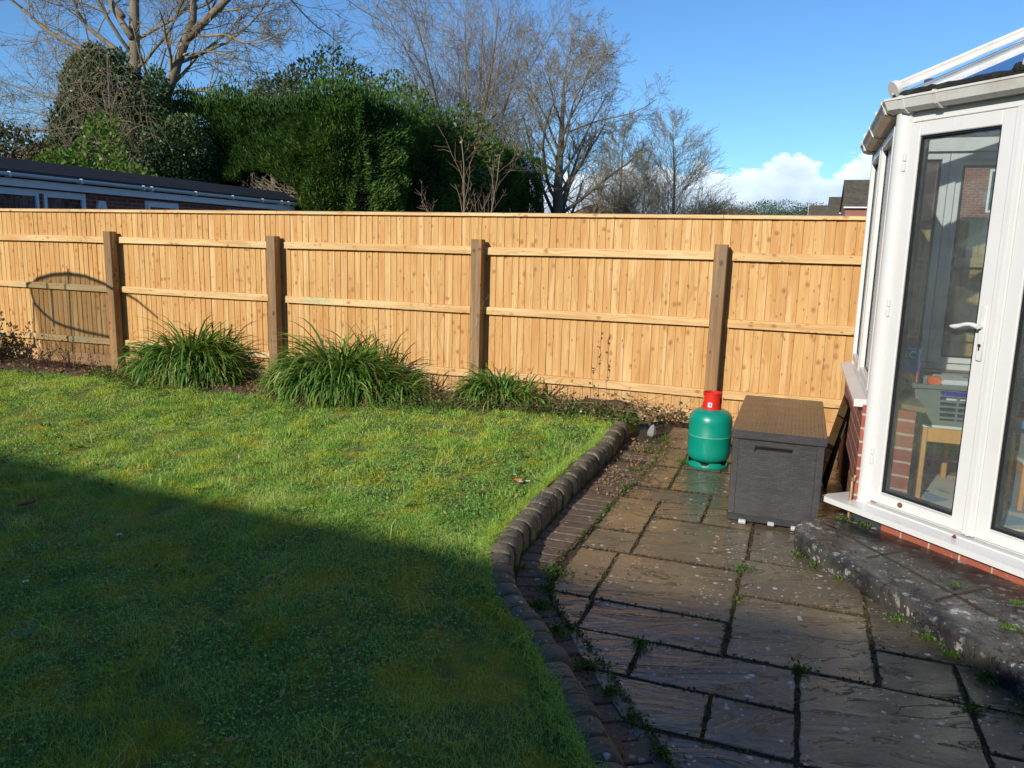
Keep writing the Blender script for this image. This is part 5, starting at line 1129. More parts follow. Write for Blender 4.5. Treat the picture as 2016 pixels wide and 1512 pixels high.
daisy(-3.01, 2.70, 'daisy in the shaded lawn, middle left', 1.1); daisy(-2.93, 2.15, 'daisy in the near shaded lawn at the far left', 1.1)
def flat_leaf(name, label, cat, u, v, z, L, w, rz, col, curl=.2, n=8):
    g = MB(); vs = []; 
    for i in range(n + 1):
        f = i / n; wd = w * math.sin(math.pi * min(1, f * .92 + .08)) ** .7 * (1 + .18 * (i % 2)); vs += [((f - .5) * L, -wd, .006 + curl * L * (f - .5) ** 2 + .2 * wd), ((f - .5) * L, 0, .003 + curl * L * (f - .5) ** 2), ((f - .5) * L, wd, .006 + curl * L * (f - .5) ** 2 + .25 * wd)]
    g.add(vs, [(i * 3 + q, i * 3 + q + 1, i * 3 + q + 4, i * 3 + q + 3) for i in range(n) for q in (0, 1)]); o = g.build(name, plain(name + '_mat', col, .6, var=.3, scale=40), smooth=True, fix=False); o.location = W(u, v, z); o.rotation_euler = (.1, .12, rz); return tag(o, label, cat)
flat_leaf('dead_leaf', 'curled orange-brown dead leaf on the grass by the daisies', 'leaf', -1.53, 4.27, .105, .075, .024, .4, (.50, .20, .06), 1.0)
flat_leaf('dead_leaf', 'small red-brown dead leaf lying on the white door sill', 'leaf', .412 + .716 * .60 - .698 * .09, 4.51 - .698 * .60 - .716 * .09, .197, .042, .010, 1.0, (.14, .03, .015), 1.4)
flat_leaf('broad_weed', 'broad green weed leaf against the kerb edge', 'weed', -1.40, 4.34, .10, .11, .03, 1.2, (.07, .13, .025), .8)
o = MB().tube([(-.05, 0, .02), (0, .004, .03), (.045, -.003, .04)], [.010, .013, .008], 9).build('clay_piece', plain('terracotta_piece', (.36, .12, .05), .8, var=.3, scale=30), smooth=True); o.location = W(-4.05, 3.02, float(lawnz(-4.05, 3.0)) - .01); o.rotation_euler = (0, 0, .25); tag(o, 'short orange-brown stick lying in the shaded grass', 'stick')
o = MB().box(-.014, .014, -.032, .032, 0, .018, .002).build('wood_offcut', wood_mat('offcut_wood', [(.19, .095, .05), (.22, .11, .06)], axis='x', knots=False)); o.location = W(-.405, 2.115, .003); o.rotation_euler = (.06, 0, .02); tag(o, 'small brown wood offcut lying on the block pavers', 'wood offcut')
g = MB(); g.lathe([(.028, 0), (.036, .02), (.030, .055), (.018, .085), (.004, .098)], 7); o = g.build('broken_stone', plain('grey_stone', (.24, .235, .22), .8, var=.3, scale=20, bump=.6)); o.location = W(-1.06, 6.22, .02); o.rotation_euler = (.1, .15, .5); tag(o, 'pointed pale grey stone at the far end of the kerb', 'stone')
# garden swing out of frame on the left: only its shadow falls on the fence
SH = lambda u, z, t=3.0: (u - .2723 * t, 7.03 - .9622 * t, z + .4245 * t)
T = empty('garden_swing', W(-9.4, 4.14, 0), label='covered garden swing seat left of the lawn that shades the fence', cat='swing seat')
def loc(p): return (p[0] + 9.4, p[1] - 4.14, p[2])
up_ = [(-9.07, .81), (-9.07, .91), (-8.94, 1.0), (-8.69, 1.06), (-8.43, 1.08), (-8.15, 1.06), (-7.88, .99), (-7.67, .93), (-7.36, .81), (-7.04, .61)]
lo_ = [(-9.07, .81), (-9.03, .69), (-8.9, .58), (-8.73, .48), (-8.55, .43), (-8.21, .38), (-7.72, .33)]
g = MB(); g.tube([loc(SH(*p)) for p in up_], [.022, .022, .024, .024, .024, .022, .02, .017, .014, .010], 10); g.build('arched_frame', M_METAL, T, smooth=True)
g = MB(); g.tube([loc(SH(*p)) for p in lo_], .018, 10); g.build('seat_rim', M_METAL, T, smooth=True)
g = MB()
for a, b in (((-8.42, 1.14), (-8.48, -1.25)), ((-8.73, .98), (-8.73, .42)), ((-9.05, .7), (-9.2, -1.3))): g.tube([loc(SH(*a)), loc(SH(*b))], .014, 8)
g.build('leg', M_METAL, T)
t = NT('shade_netting'); tr = t.n('ShaderNodeBsdfTransparent'); df = t.n('ShaderNodeBsdfDiffuse'); df.inputs[0].default_value = (.1, .1, .1, 1); ms = t.n('ShaderNodeMixShader'); ms.inputs[0].default_value = .34
t.l(tr.outputs[0], ms.inputs[1]); t.l(df.outputs[0], ms.inputs[2]); t.l(ms.outputs[0], t.out.inputs[0])
g = MB(); pl = [loc(SH(*p)) for p in ((-9.05, .78), (-9.07, .91), (-8.94, 1.0), (-8.43, 1.07), (-7.88, .99), (-7.70, .93), (-7.74, -.2), (-8.93, -.2))]; n = len(pl)
g.add(pl + [(x, y + .004, z) for x, y, z in pl], [tuple(range(n)), tuple(range(n, 2 * n))] + [(i, (i + 1) % n, n + (i + 1) % n, n + i) for i in range(n)]); g.build('canopy_netting', t.m, T)

# ------------------------------------------------------------------ beyond the fence: neighbour's garage, hedge, trees, houses
GU = -11.9; T = empty('garage', W(GU, 12, 0), label='neighbour\'s long low brick outbuilding with a black felt flat roof', cat='outbuilding')
LV0, LV1 = 7.7 - 12, 16.25 - 12
g = MB(); g.box(-5, 0, LV0, LV1, -.3, 2.40); g.build('wall', M_BRICKN, T)
g = MB(); g.prism([(.16, 2.50), (.14, 2.54), (-.22, 2.75), (-5.1, 2.84), (-5.1, 2.46), (.12, 2.46)], LV0 - .1, LV1 + .1, Matrix(((1, 0, 0, 0), (0, 0, 1, 0), (0, 1, 0, 0), (0, 0, 0, 1)))); g.build('roof', plain('roof_felt', (.016, .017, .021), .75, var=.4, scale=2.5, bump=.4), T)
g = MB(); g.box(.005, .10, LV0 - .08, .6, 2.29, 2.41, .003); g.box(.005, .097, .605, LV1 + .08, 2.29, 2.41, .003); g.build('fascia', M_FASCIA, T)
g = MB(); pr = [(.10 + .055 + .055 * math.cos(a), 2.478 + .05 * math.sin(a)) for a in [math.pi + math.pi * i / 8 for i in range(9)]] + [(.10, 2.492), (.21, 2.492)][::-1]
g.prism(pr, LV0 - .1, LV1 + .15, Matrix(((1, 0, 0, 0), (0, 0, 1, 0), (0, 1, 0, 0), (0, 0, 0, 1)))); gt = g.build('gutter', M_FASCIA, T, smooth=True)
for v in (8.9, 10.2, 11.55, 11.75, 12.9, 14.0, 15.0, 15.7, 15.95): MB().box(.095, .222, v - 12.02, v - 11.98, 2.414, 2.504, .01).build('gutter_bracket', M_FASCIA, gt)
g = MB(); g.tube([(.06, LV1 - .1, 2.38), (.06, LV1 - .1, -.2)], .034, 12); g.build('downpipe', M_FASCIA, T, smooth=True)
MP = Matrix(((0, 1, 0, 0), (1, 0, 0, 0), (0, 0, 1, 0), (0, 0, 0, 1)))
def gwin(s0, s1, z0, z1, mull=None, cat='window'):
    g = MB(); ring(g, s0, s1, z0, z1, .06, -.05, .015, MP); w = g.build('window', M_FASCIA, T); parts_ = [(s0, s1)] if mull is None else [(s0, mull), (mull, s1)]
    for a, b in parts_:
        g = MB(); ring(g, a + .045, b - .045, z0 + .045, z1 - .05, .06, -.02, .035, MP, .004); sh = g.build('sash', M_FASCIA, w); MB().box(a + .105, b - .105, -.004, .0, z0 + .105, z1 - .11, 0, MP).build('pane', M_NPANE, sh)
t = NT('curtained_pane'); t.col(t.ramp(t.noise(3, 3, .5, t.mapping(scale=(1, 3, 1.3)), 1.5), [(.4, (.05, .05, .055)), (.55, (.30, .27, .25)), (.62, (.08, .07, .07))])); t.rough(.12); M_NPANE = t.m
gwin(8.3 - 12, 10.42 - 12, .9, 2.27, 9.55 - 12); gwin(11.74 - 12, 12.6 - 12, .1, 2.24); gwin(14.0 - 12, 14.9 - 12, .9, 2.22)
g = MB(); g.prism([(-.10, 1.85), (.10, 1.85), (.11, 2.0), (.07, 2.17), (-.07, 2.17), (-.11, 2.0)], .0, .06, Matrix(((0, 0, 1, 0), (1, 0, 0, 10.72 - 12), (0, 1, 0, 0), (0, 0, 0, 1)))); al = g.build('alarm_box', M_FASCIA, T)
g = MB()      # the letters N E C
def seg(a, b): g.bar((.062, a[0] * .022, 2.03 + a[1] * .022), (.062, b[0] * .022, 2.03 + b[1] * .022), .006, .003)
for a, b in (((-2.6, 0), (-2.6, 1)), ((-2.6, 1), (-1.9, 0)), ((-1.9, 0), (-1.9, 1)), ((-.4, 0), (-.4, 1)), ((-.4, 0), (.3, 0)), ((-.4, .5), (.2, .5)), ((-.4, 1), (.3, 1)), ((1.8, 0), (1.8, 1)), ((1.8, 0), (2.5, 0)), ((1.8, 1), (2.5, 1))): seg(a, b)
g.v = [(x, y + 10.72 - 12, z) for x, y, z in g.v]; g.build('alarm_lettering', plain('ink', (.05, .05, .06), .5), al)
g = MB(); g.box(0.0, .05, 13.36 - 12, 13.44 - 12, 1.93, 2.03, .004); g.tube([(.05, 13.4 - 12, 1.98), (.14, 13.4 - 12, 2.0)], .012, 8); g.lathe([(.03, -.09), (.045, -.05), (.05, .0), (.02, .03)], 10, (.15, 13.4 - 12, 1.98)); g.build('wall_lamp', plain('black_iron', (.015, .015, .015), .5), T)

# conifer hedge: dark core box that blocks light, shaggy sprays, cut trunks showing at the bottom
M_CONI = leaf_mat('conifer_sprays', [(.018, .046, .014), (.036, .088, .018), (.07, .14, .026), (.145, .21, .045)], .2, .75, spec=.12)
hu0, hu1, hv0, hv1, hz = -16.8, -10.2, 17.0, 31.0, 5.15
T = empty('conifer_hedge', W((hu0 + hu1) / 2, (hv0 + hv1) / 2, 0), label='huge dark green conifer hedge behind the fence and outbuilding', cat='hedge')
cu0, cv0 = (hu0 + hu1) / 2, (hv0 + hv1) / 2
r = np.random.default_rng(50)
def hedge_pts(n, face):
    if face == 'front': p = np.c_[r.uniform(hu0, hu1, n), np.full(n, hv0), r.uniform(.6, hz, n)]; nm = np.tile([[0, -1., 0]], (n, 1))
    elif face == 'side': p = np.c_[np.full(n, hu1), hv0 + (hv1 - hv0) * r.uniform(0, 1, n) ** 1.3, r.uniform(.8, hz, n)]; nm = np.tile([[1., 0, 0]], (n, 1))
    else: p = np.c_[r.uniform(hu0, hu1, n), hv0 + (hv1 - hv0) * r.uniform(0, 1, n) ** 1.5, np.full(n, hz)]; nm = np.tile([[0, 0, 1.]], (n, 1))
    # round the corner, lumps
    d = .48 * wave(p, 51, 1.3, 3) + .24 * wave(p, 52, 5.0, 2); cr_ = np.minimum(p[:, 0] - hu0, hu1 - p[:, 0]); 
    cor = np.exp(-((p[:, 0] - hu1) ** 2 + (p[:, 1] - hv0) ** 2) / .5) * .35
    p = p + nm * d[:, None]; p[:, 0] -= cor; p[:, 1] += cor; rnd_ = .5 * np.exp(-np.maximum(0, hz - p[:, 2]) / .35); p -= nm * rnd_[:, None] * (0 if face == 'top' else 1)
    if face == 'top': p[:, 2] += .25 * np.abs(r.normal(size=n)) * (r.random(n) < .25)
    return p, nm, d
V_ = []; RN = []
for face, n in (('front', 125000), ('side', 95000), ('top', 45000)):
    p, nm, d = hedge_pts(n, face)
    if face == 'front':
        cut = (p[:, 0] > -14.8) & (p[:, 0] < -11.9) & (p[:, 2] < 2.6 + .8 * np.clip(np.sin((p[:, 0] + 14.8) / 2.9 * math.pi), 0, 1) ** .6 + .25 * wave(p, 9, 3)); p, nm, d = p[~cut], nm[~cut], d[~cut]; n = len(p)
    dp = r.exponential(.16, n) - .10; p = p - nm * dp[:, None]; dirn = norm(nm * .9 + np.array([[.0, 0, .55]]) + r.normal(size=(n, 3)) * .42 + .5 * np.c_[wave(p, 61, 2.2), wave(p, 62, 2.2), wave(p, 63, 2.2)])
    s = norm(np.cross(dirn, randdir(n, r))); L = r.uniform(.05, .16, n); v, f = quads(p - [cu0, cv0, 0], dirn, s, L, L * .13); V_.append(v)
    RN.append(np.repeat(np.clip(.46 + .6 * d + r.normal(size=n) * .2 - dp * .8, 0, 1), 4))  # gap shade put into the colour: hollows and deeper sprays turn darker
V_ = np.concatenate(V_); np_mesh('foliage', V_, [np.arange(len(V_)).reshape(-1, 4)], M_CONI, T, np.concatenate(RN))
g = MB(); q = .5; M_CORE = plain('hedge_inside', (.012, .013, .007), 1.0)  # solid dark boxes added inside the sprays to block light
g.box(hu0 + q - cu0, hu1 - q - cu0, hv0 + 1.5 - cv0, hv1 - q - cv0, 0, hz - .6); g.box(hu0 + q - cu0, -15.1 - cu0, hv0 + q - cv0, hv0 + 1.49 - cv0, 0, hz - .6); g.box(-15.09 - cu0, hu1 - q - cu0, hv0 + q - cv0, hv0 + 1.49 - cv0, 4.1, hz - .65); g.build('dark_core', M_CORE, T)
rp = random.Random(12); ch = []
for i in range(16):
    u = rp.uniform(-14.5, -12.1); p = (u - cu0, hv0 + rp.uniform(.15, .7) - cv0, .4); ln = rp.uniform(-.35, .35); ch.append(([p, (p[0] + ln * .4, p[1] + .05, 1.9), (p[0] + ln, p[1] + .1, rp.choice([2.85, 3.1, 3.4]))], [rp.uniform(.05, .11), .07, .055]))
for i in range(240):
    u = rp.gauss(-12.6, .55); z0 = rp.uniform(2.0, 3.0); a = rp.uniform(-1, 1); b = rp.uniform(.1, 1); l = rp.uniform(.3, .9); p = (u - cu0, hv0 + .15 + rp.uniform(-.2, .3) - cv0, z0); ch.append(([p, (p[0] + a * l * .5, p[1] - .15, p[2] + b * l * .5), (p[0] + a * l, p[1] - .22, p[2] + b * l * .8)], [rp.uniform(.010, .028), .014, .006]))
chains_mesh('cut_trunks', ch, M_BARKL, T, thr=.03)

def leaf_blob(n, c, rr, r, seed, shell=.35, fl=1.0, lump=.22):
    d = randdir(n, r); d[:, 2] *= fl; d = norm(d); rad_ = (1 + lump * wave(d, seed, 3.2, 4)) * (1 - np.minimum(r.exponential(shell * .5, n), .8)); return np.array(c) + d * rad_[:, None] * np.array(rr), d
def blob_tree(name, label, cat, az_, dist, z, rr, n, mat, lmin, lmax, wf, seed, trunk=True, core=True, group=None, blobs=None):
    T = empty(name, (*polar(az_, dist), 0), label=label, cat=cat, group=group); r = np.random.default_rng(seed); P_ = []; D_ = []
    for (c, q, k) in (blobs or [((0, 0, z), rr, 1.0)]): p, d = leaf_blob(int(n * k), c, q, r, seed, lump=.42 if mat is M_IVY else .30); P_.append(p); D_.append(d)
    p = np.concatenate(P_); d = np.concatenate(D_); foliage('crown', p, d * .6 + [[0, 0, .4]], lmin, lmax, wf, mat, T, r, .8, .45 + .4 * wave(p, seed + 1, 2.0))
    if trunk:
        rp = random.Random(seed); ch = [([(0, 0, -.2), (.1, 0, z * .5), (0, .1, z)], [.22, .17, .10])]
        for _ in range(24): a = rp.uniform(0, 6.28); q = rp.uniform(.4, .85); ch.append(([(0, 0, z * rp.uniform(.3, .9)), (math.cos(a) * rr[0] * q * .5, math.sin(a) * rr[1] * q * .5, z * .9 + .3), (math.cos(a) * rr[0] * q, math.sin(a) * rr[1] * q, z + rr[2] * rp.uniform(-.3, .8))], [.09, .05, .02]))
        chains_mesh('trunk', ch, M_BARK, T)
    return T
M_LAUREL = leaf_mat('laurel_leaves', [(.045, .075, .015), (.08, .12, .022), (.13, .17, .035), (.20, .22, .07)], .2, .35, spec=.5)
M_IVY = leaf_mat('ivy_leaves', [(.018, .040, .014), (.032, .068, .02), (.058, .10, .03), (.12, .155, .055)], .12, .4, spec=.4)
M_BRIGHT = leaf_mat('bright_leaves', [(.05, .11, .015), (.09, .18, .02), (.15, .24, .04)], .3, .45)
blob_tree('laurel_tree', 'yellowish green broad-leaved evergreen rising above the hedge', 'tree', -14.0, 26.5, 4.6, (2.6, 2.2, 2.3), 11000, M_LAUREL, .08, .20, .20, 70, blobs=[((0, 0, 5.2), (2.2, 2, 2.0), .9), ((2.4, 0, 4.8), (1.7, 1.6, 1.7), .6), ((-1.7, 0, 4.9), (1.4, 1.5, 1.7), .5), ((4.3, 1, 4.3), (1.5, 1.5, 1.4), .4)])
blob_tree('ivy_covered_tree', 'dark ivy-smothered tree left of the hedge', 'tree', -26.9, 23.5, 4.4, (2.0, 1.8, 2.6), 24000, M_IVY, .05, .10, .36, 73, blobs=[((-.2, 0, 4.7), (1.1, 1.2, 1.7), .7), ((.5, 0, 3.8), (1.3, 1.2, 1.7), .6), ((-.9, 0, 3.9), (.9, 1.0, 1.3), .35), ((1.7, .1, 3.2), (1.3, 1.3, 1.6), .8), ((-1.0, .1, 3.0), (1.1, 1.2, 1.2), .4), ((1.2, .3, 4.9), (.45, .5, 1.0), .15), ((-.6, .0, 5.7), (.7, .6, .8), .2)])
blob_tree('light_green_shrub', 'small bright green shrub above the outbuilding roof', 'shrub', -29.3, 20.6, 2.6, (1.3, .8, 1.0), 2600, M_BRIGHT, .06, .13, .35, 76, blobs=[((-.2, 0, 2.7), (1.0, .7, .75), .6), ((1.5, .1, 2.6), (.6, .6, .55), .3), ((.9, .1, 3.3), (.5, .5, .9), .3)])
blob_tree('scrub', 'brownish scrubby bush at the left edge above the roof', 'shrub', -33.2, 22, 2.9, (1.6, 1.2, 1.25), 9000, leaf_mat('scrub_leaves', [(.06, .06, .02), (.11, .10, .04), (.15, .12, .06)], .2, .6), .05, .11, .3, 78)

def bare_tree(name, label, az_, dist, spec, L, rad0, seed, lean=(0, 0, 1), mat=M_BARK, tw=M_TWIG, base=None, group='bare winter trees beyond the fence', extra=None, z=-.2):
    T = empty(name, (*polar(az_, dist), 0), label=label, cat='tree', group=group); r = random.Random(seed); out = ([], []); n = math.sqrt(sum(a * a for a in lean)); d = tuple(a / n for a in lean)
    grow(r, out, (0, 0, z), d, L, rad0, 0, spec)
    for (p, dd_, l, rr) in (extra or []): n = math.sqrt(sum(a * a for a in dd_)); grow(r, out, p, tuple(a / n for a in dd_), l, rr, 1, spec)
    thick = [c for c in out[1] if c[1][0] > rad0 * .22]; thin = [c for c in out[1] if c[1][0] <= rad0 * .22]
    chains_mesh('trunk', out[0] + thick, mat, T, 9, 5, .05); chains_mesh('crown', thin, tw, T, 5, 3, .03); return T
# vase-shaped tree, many upright stems
S1 = [dict(k=5, w=.03, up=.02, n=17, ang=(10, 44), lr=(1.15, 1.75), rr=.44, s=.30, tap=.2, end=.3), dict(k=9, w=.045, up=.03, n=18, ang=(16, 42), lr=(.32, .52), rr=.42, s=.12, end=.2), dict(k=6, w=.08, up=.03, n=11, ang=(20, 50), lr=(.35, .6), rr=.45, s=.12, end=.25), dict(k=4, w=.12, up=.02, n=4, ang=(20, 50), lr=(.4, .7), rr=.7, end=.4), dict(k=3, w=.12, up=.02)]
bare_tree('bare_tree', 'tall vase-shaped leafless tree with reddish twigs right of the hedge', -3.2, 40, S1, 6.6, .30, 5, (0.02, 0, 1), M_BARK, M_TWIGR)
# pollarded tree with a stout trunk
S2 = [dict(k=9, w=.03, up=.02, n=24, ang=(26, 66), lr=(.44, .68), rr=.38, s=.16, tap=.3, end=.12), dict(k=8, w=.12, up=.05, n=13, ang=(25, 60), lr=(.35, .6), rr=.45, s=.25, end=.3), dict(k=6, w=.14, up=.03, n=8, ang=(25, 65), lr=(.4, .7), rr=.45, s=.15, end=.3), dict(k=4, w=.15, up=.02, n=5, ang=(25, 60), lr=(.4, .7), rr=.7, end=.4), dict(k=3, w=.15, up=.02)]
bare_tree('bare_tree', 'thick-trunked pruned leafless tree with an ivy-marked trunk in the centre', 3.0, 33, S2, 8.6, .34, 11, (.04, 0, 1), M_BARK, M_TWIG, extra=[((.1, 0, 1.6), (-.5, 0, .9), 4.4, .15), ((.15, 0, 1.4), (.6, .1, .7), 3.2, .10)])
S3 = [dict(k=8, w=.03, up=.02, n=58, ang=(34, 60), lr=(.42, .64), rr=.28, s=.06, tap=.72, end=.10), dict(k=7, w=.08, up=.06, n=14, ang=(22, 45), lr=(.35, .6), rr=.5, s=.2, end=.25), dict(k=4, w=.10, up=.03, n=7, ang=(20, 50), lr=(.4, .7), rr=.6, s=.1, end=.4), dict(k=3, w=.1, up=.02)]
M_TWIGG = twig_mat('twigs_greenish', (.17, .15, .10), (.30, .27, .20))
bare_tree('bare_tree', 'slender leafless tree just right of the pruned tree', 7.3, 42, S3, 7.9, .13, 21, (.0, 0, 1), M_BARK, M_TWIGG)
bare_tree('bare_tree', 'fine-twigged conical leafless tree, the rightmost tall one', 11.0, 45, S3, 8.6, .15, 22, (.02, 0, 1), M_BARK, M_TWIGG)
bare_tree('bare_tree', 'smaller leafless tree squeezed between the two slender ones', 9.0, 50, S3, 7.2, .11, 27, (.05, 0, 1), M_BARK, M_TWIG)
S4 = [dict(k=3, w=.05, up=.0, n=44, ang=(15, 78), lr=(1.6, 2.6), rr=.5, s=.1, tap=.2, end=.6), dict(k=5, w=.08, up=.03, n=9, ang=(20, 50), lr=(.35, .6), rr=.55, end=.3), dict(k=4, w=.1, up=.02, n=7, ang=(20, 50), lr=(.4, .7), rr=.6, end=.4), dict(k=3, w=.1, up=.0)]
for a_, d_, s_, l_, lab in ((13.4, 48, 31, 1.25, 'rounded leafless brown bush right of the conical tree'), (15.4, 52, 32, 1.05, 'low leafless reddish bush at the right end of the tree group'), (7.0, 38, 33, .95, 'low twiggy bush below the slender trees')):
    bare_tree('bare_bush', lab, a_, d_, S4, l_, .07, s_, (0, 0, 1), M_BARK, M_TWIGR, group='leafless bushes beyond the fence', z=1.6)
blob_tree('low_evergreen', 'low dark evergreen just showing over the fence, centre right', 'shrub', 9.0, 33, 2.2, (1.6, 1, .85), 1500, M_CONI, .08, .18, .3, 83, trunk=False)
# big tree on the left: main trunk, forked limb, long spreading boughs
S5 = [dict(k=9, w=.03, up=.02, n=12, ang=(30, 60), lr=(.4, .6), rr=.36, s=.5, tap=.2, end=.2), dict(k=12, w=.10, up=.015, n=15, ang=(28, 62), lr=(.28, .5), rr=.40, s=.15, end=.12), dict(k=8, w=.14, up=.0, n=11, ang=(30, 60), lr=(.35, .6), rr=.45, s=.15, end=.3), dict(k=5, w=.16, up=-.01, n=5, ang=(30, 60), lr=(.4, .7), rr=.6, end=.4), dict(k=3, w=.15, up=0)]
def ltree():
    x0 = 0
    ex = [((.45, 0, 4.2), (.42, 0, .95), 7.0, .19), ((1.75, 0, 6.9), (.86, 0, .40), 6.5, .12), ((-.2, 0, 6.2), (-.85, 0, .55), 7.0, .10), ((-.1, 0, 5.4), (-1, .2, .25), 6.5, .08), ((0, 0, 7.2), (-.7, .1, .75), 6, .10), ((-.1, 0, 4.9), (-1, -.2, .05), 6.0, .06), ((1.1, 0, 5.6), (.95, -.1, .10), 5.0, .06), ((.2, 0, 8.4), (.5, 0, .8), 5, .09), ((-.3, 0, 6.7), (-.95, 0, .38), 6.6, .08), ((-.3, 0, 7.8), (-1, .3, .5), 7, .09), ((-.2, .3, 5.8), (-1, .1, .12), 7, .06), ((1.5, 0, 6.4), (.9, .2, .25), 4.5, .06), ((2.2, 0, 8.6), (.97, 0, .28), 9.5, .09), ((2.4, 0, 7.1), (.95, 0, -.05), 4.0, .05)]
    return bare_tree('spreading_tree', 'large spreading leafless tree with two limbs at the upper left', -25.4, 26, S5, 12.5, .29, 44, (.0, 0, 1), M_BARKL, M_TWIG, extra=ex)
ltree()
# bough of a second tree entering at the top, and straggly twigs over the ivy
T = empty('leaning_tree', (*polar(-14.6, 31), 0), label='thin leafless treetop poking out above the yellowish evergreen', cat='tree', group='bare winter trees beyond the fence'); rp = random.Random(9); out = ([], [])
grow(rp, out, (0, 0, -.2), (.10, 0, 1), 9.2, .10, 0, [dict(k=8, w=.04, up=0, n=16, ang=(30, 55), lr=(.16, .34), rr=.4, s=.6, end=.15), dict(k=6, w=.10, up=.02, n=8, ang=(25, 55), lr=(.35, .6), rr=.5, end=.25), dict(k=4, w=.12, up=.02, n=5, ang=(20, 50), lr=(.4, .7), rr=.6, end=.4), dict(k=3, w=.12, up=0)])
chains_mesh('trunk', out[0], M_BARK, T); chains_mesh('crown', out[1], M_TWIG, T, 5, 3)
T = empty('straggly_twigs', (*polar(-27.6, 21.6), 0), label='mass of hanging tan dead twigs over the ivy-covered tree', cat='branches'); ch = []
for _ in range(1200):
    a = rp.uniform(-1.9, 1.6); z = rp.uniform(3.2, 6.2); z -= max(0, abs(a + .3) - .7) * 1.3; p = [a, rp.uniform(-.5, .3), z]; dx, dz = rp.gauss(0, .6), rp.uniform(-1, .35); l = rp.uniform(.2, 1.0); pp = []
    for i in range(5): pp.append(tuple(p)); p[0] += dx * l / 5; p[2] += dz * l / 5; p[1] += rp.gauss(0, .03); dz -= .12; dx += rp.gauss(0, .15)
    ch.append((pp, [.005, .0045, .004, .0035, .003]))
chains_mesh('twigs', ch, M_TWIGT, T)
# young fruit tree right behind the fence
S6 = [dict(k=7, w=.05, up=.03, n=13, ang=(18, 55), lr=(.22, .5), rr=.55, s=.15, tap=.3, end=.25), dict(k=5, w=.12, up=.09, n=6, ang=(30, 60), lr=(.25, .5), rr=.5, s=.2, end=.4), dict(k=3, w=.15, up=.05)]
T = empty('fruit_tree', (*polar(-3.0, 9.7), 0), label='young leafless fruit tree with pale stems just behind the fence', cat='tree'); out = ([], []); rp = random.Random(16); RMIN = .0028
for p, d, l, q in (((-.12, 0, .9), (-.02, 0, 1), 1.95, .017), ((.0, 0, .9), (.14, 0, 1), 1.75, .017), ((-.25, .1, .9), (-.25, 0, 1), 1.25, .009), ((.3, .1, .9), (.2, 0, 1), .95, .008)): grow(rp, out, p, d, l, q, 0, S6)
out[0].append(([(0, 0, -.1), (-.02, 0, .45), (-.08, 0, .95)], [.045, .04, .03])); chains_mesh('trunk', out[0], M_BARKL, T, 7, 5, .01); chains_mesh('crown', out[1], twig_mat('fruit_twigs', (.20, .13, .085), (.30, .21, .14)), T, 5, 3)

# houses and far trees
hu, hv = polar_uv(22.5, 70)
Hm = gable_house('house', 'brick house with a brown mossy roof and white flue at the right', hu, hu + 14, hv, hv + 8, 5.75, 8.0, 'x', M_BRICKF, M_TILE, [('-y', -3.5, 3.2, 1.4, 1.2)], over=.25, group='houses beyond the fence')
fl = MB().lathe([(.13, 6.3), (.13, 6.85), (.16, 6.88), (.16, 7.10), (.05, 7.2)], 12, (-5.05, -3.0, 0)).build('flue', M_FASCIA, Hm); MB().box(-5.4, -4.7, -3.12, -2.88, 6.18, 6.30, .02).build('flashing', plain('lead', (.2, .2, .2), .6), fl)
hu2, hv2 = polar_uv(21.6, 84)
gable_house('house', 'half-hidden brick house behind the mossy-roofed one', hu2, hu2 + 9, hv2, hv2 + 9, 5.6, 7.6, 'x', M_BRICKF, M_TILE, [], over=.25, group='houses beyond the fence')
hu3, hv3 = polar_uv(20.35, 78)
Ha = gable_house('house', 'low dark roof with an aerial left of the mossy-roofed house', hu3, hu3 + 4.2, hv3, hv3 + 8, 3.9, 6.35, 'x', M_BRICKF, M_TILE, [], over=.2, group='houses beyond the fence')
hu4, hv4 = polar_uv(5.4, 76)
Hg = gable_house('house', 'brick gable end with white edging showing over the fence, centre', hu4 - 4.0, hu4 + 4.0, hv4, hv4 + 9, 4.3, 5.95, 'y', brick_mat('pale_brick', 1.0, ((.34, .20, .13), (.28, .16, .10)), (.35, .3, .24)), M_TILE, [], over=.1, group='houses beyond the fence')
g = MB()
for s_ in (-1, 1): g.bar((0, -4.67, 6.05), (s_ * 4.3, -4.67, 6.05 - 4.3 * .4125), .05, .2)
g.build('bargeboard', M_FASCIA, Hg)
hu5, hv5 = polar_uv(15.6, 110)
gable_house('house', 'tiny far gable beside the low reddish bush', hu5 - 4.5, hu5 + 3, hv5, hv5 + 9, 4.6, 7.6, 'y', M_BRICKF, M_TILE, [], over=.1, group='houses beyond the fence')
gable_house('neighbour_house', 'large red brick house seen through the conservatory glass', 3.4, 16, 26, 34, 4.9, 7.3, 'x', M_BRICKN, M_TILE, [('-y', -4.2, 2.9, 1.5, 1.2), ('-y', -.6, 2.9, 1.5, 1.2), ('-y', 3.0, 2.9, 1.5, 1.2)], group='houses beyond the fence')
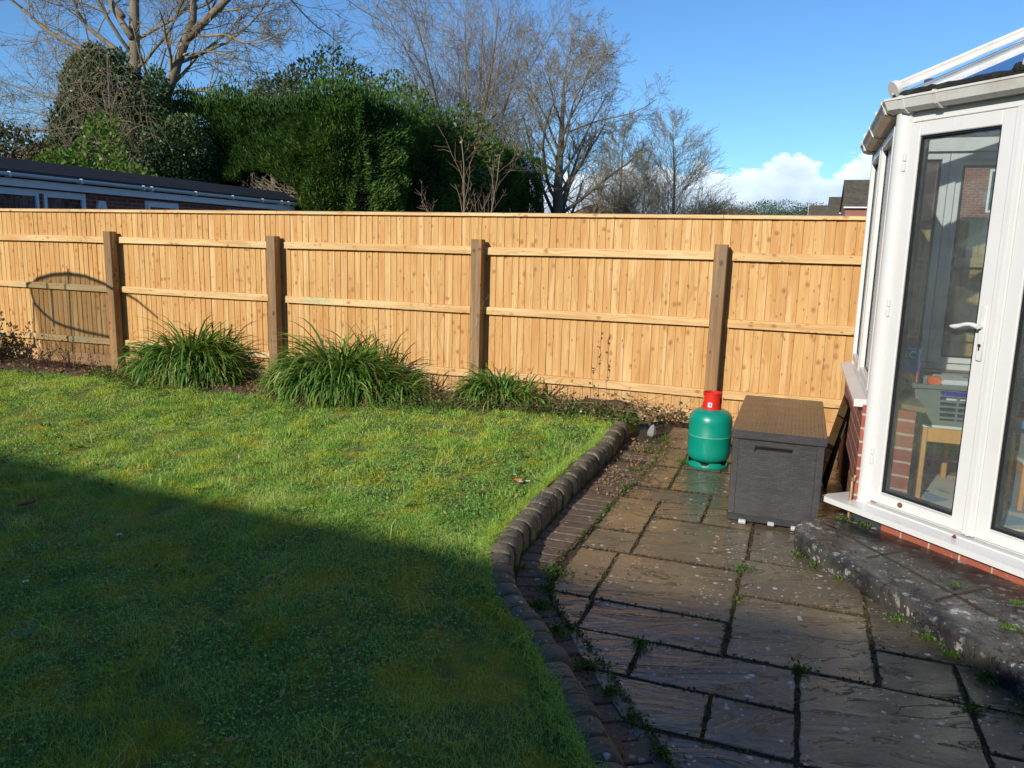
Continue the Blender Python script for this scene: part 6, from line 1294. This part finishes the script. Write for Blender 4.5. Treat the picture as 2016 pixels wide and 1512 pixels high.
gable_house('pink_gable_house', 'red-roofed house glimpsed through the trees at the far left', *[polar_uv(-31, 38)[0] - 4, polar_uv(-31, 38)[0] + 4, polar_uv(-31, 38)[1], polar_uv(-31, 38)[1] + 8], 4.3, 5.9, 'x', M_BRICKF, M_TILER, [], group='houses beyond the fence')
ax_ = -2.3; g = MB(); g.tube([(ax_, 0, 5.4), (ax_, 0, 7.1)], .03, 6); g.bar((ax_ - .7, 0, 7.0), (ax_ + .8, 0, 7.05), .04, .04)
for i in range(8): g.bar((ax_ - .6 + i * .18, -.3, 7.02), (ax_ - .6 + i * .18, .3, 7.02), .02, .02)
g.build('aerial', M_METAL, Ha)
r = np.random.default_rng(90); M_FART = leaf_mat('far_trees', [(.045, .075, .05), (.07, .105, .07), (.09, .115, .075)], .0, .95, spec=.02); P_ = []; 
for i in range(70):
    a = r.uniform(9, 22) if i < 34 else r.uniform(-38, 26); d_ = r.uniform(150, 190); x, y = polar(a, d_); hgt = r.uniform(9.0, 12.0) * d_ / 165 * (1.0 if a > 12 else .75); p, q = leaf_blob(2600 if 9 < a < 22 else 500, (x, y, hgt * .55), (r.uniform(4, 7), 4, hgt * .5), r, 100 + i); P_.append(np.c_[p, q])
P_ = np.concatenate(P_); o = foliage('distant_trees', P_[:, :3], P_[:, 3:], .14, .32, .5, M_FART, None, r, .8); tag(o, 'hazy blue-green far-off wood along the horizon', 'wood', kind='stuff')

# unseen hedge added at the left, outside the frame, to darken the door glass reflection
T = empty('reflection_hedge', W(-15, 0, 0), label='unseen hedge added at the left to darken the door glass reflection', cat='hedge'); r = np.random.default_rng(77); n = 30000
p = np.c_[.9 + .15 * r.normal(size=n), r.uniform(-9, 7, n), r.uniform(0, 4.1, n)]; p[:, 0] += .2 * wave(p, 5, 2.0); foliage('foliage', p, np.tile([[1., 0, .3]], (n, 1)), .10, .26, .4, M_CONI, T, r, .7)
g = MB(); g.box(-.5, .75, -9, 7, 0, 3.9); g.build('dark_core', M_CORE, T)  # solid dark box behind the leaves, added to block light
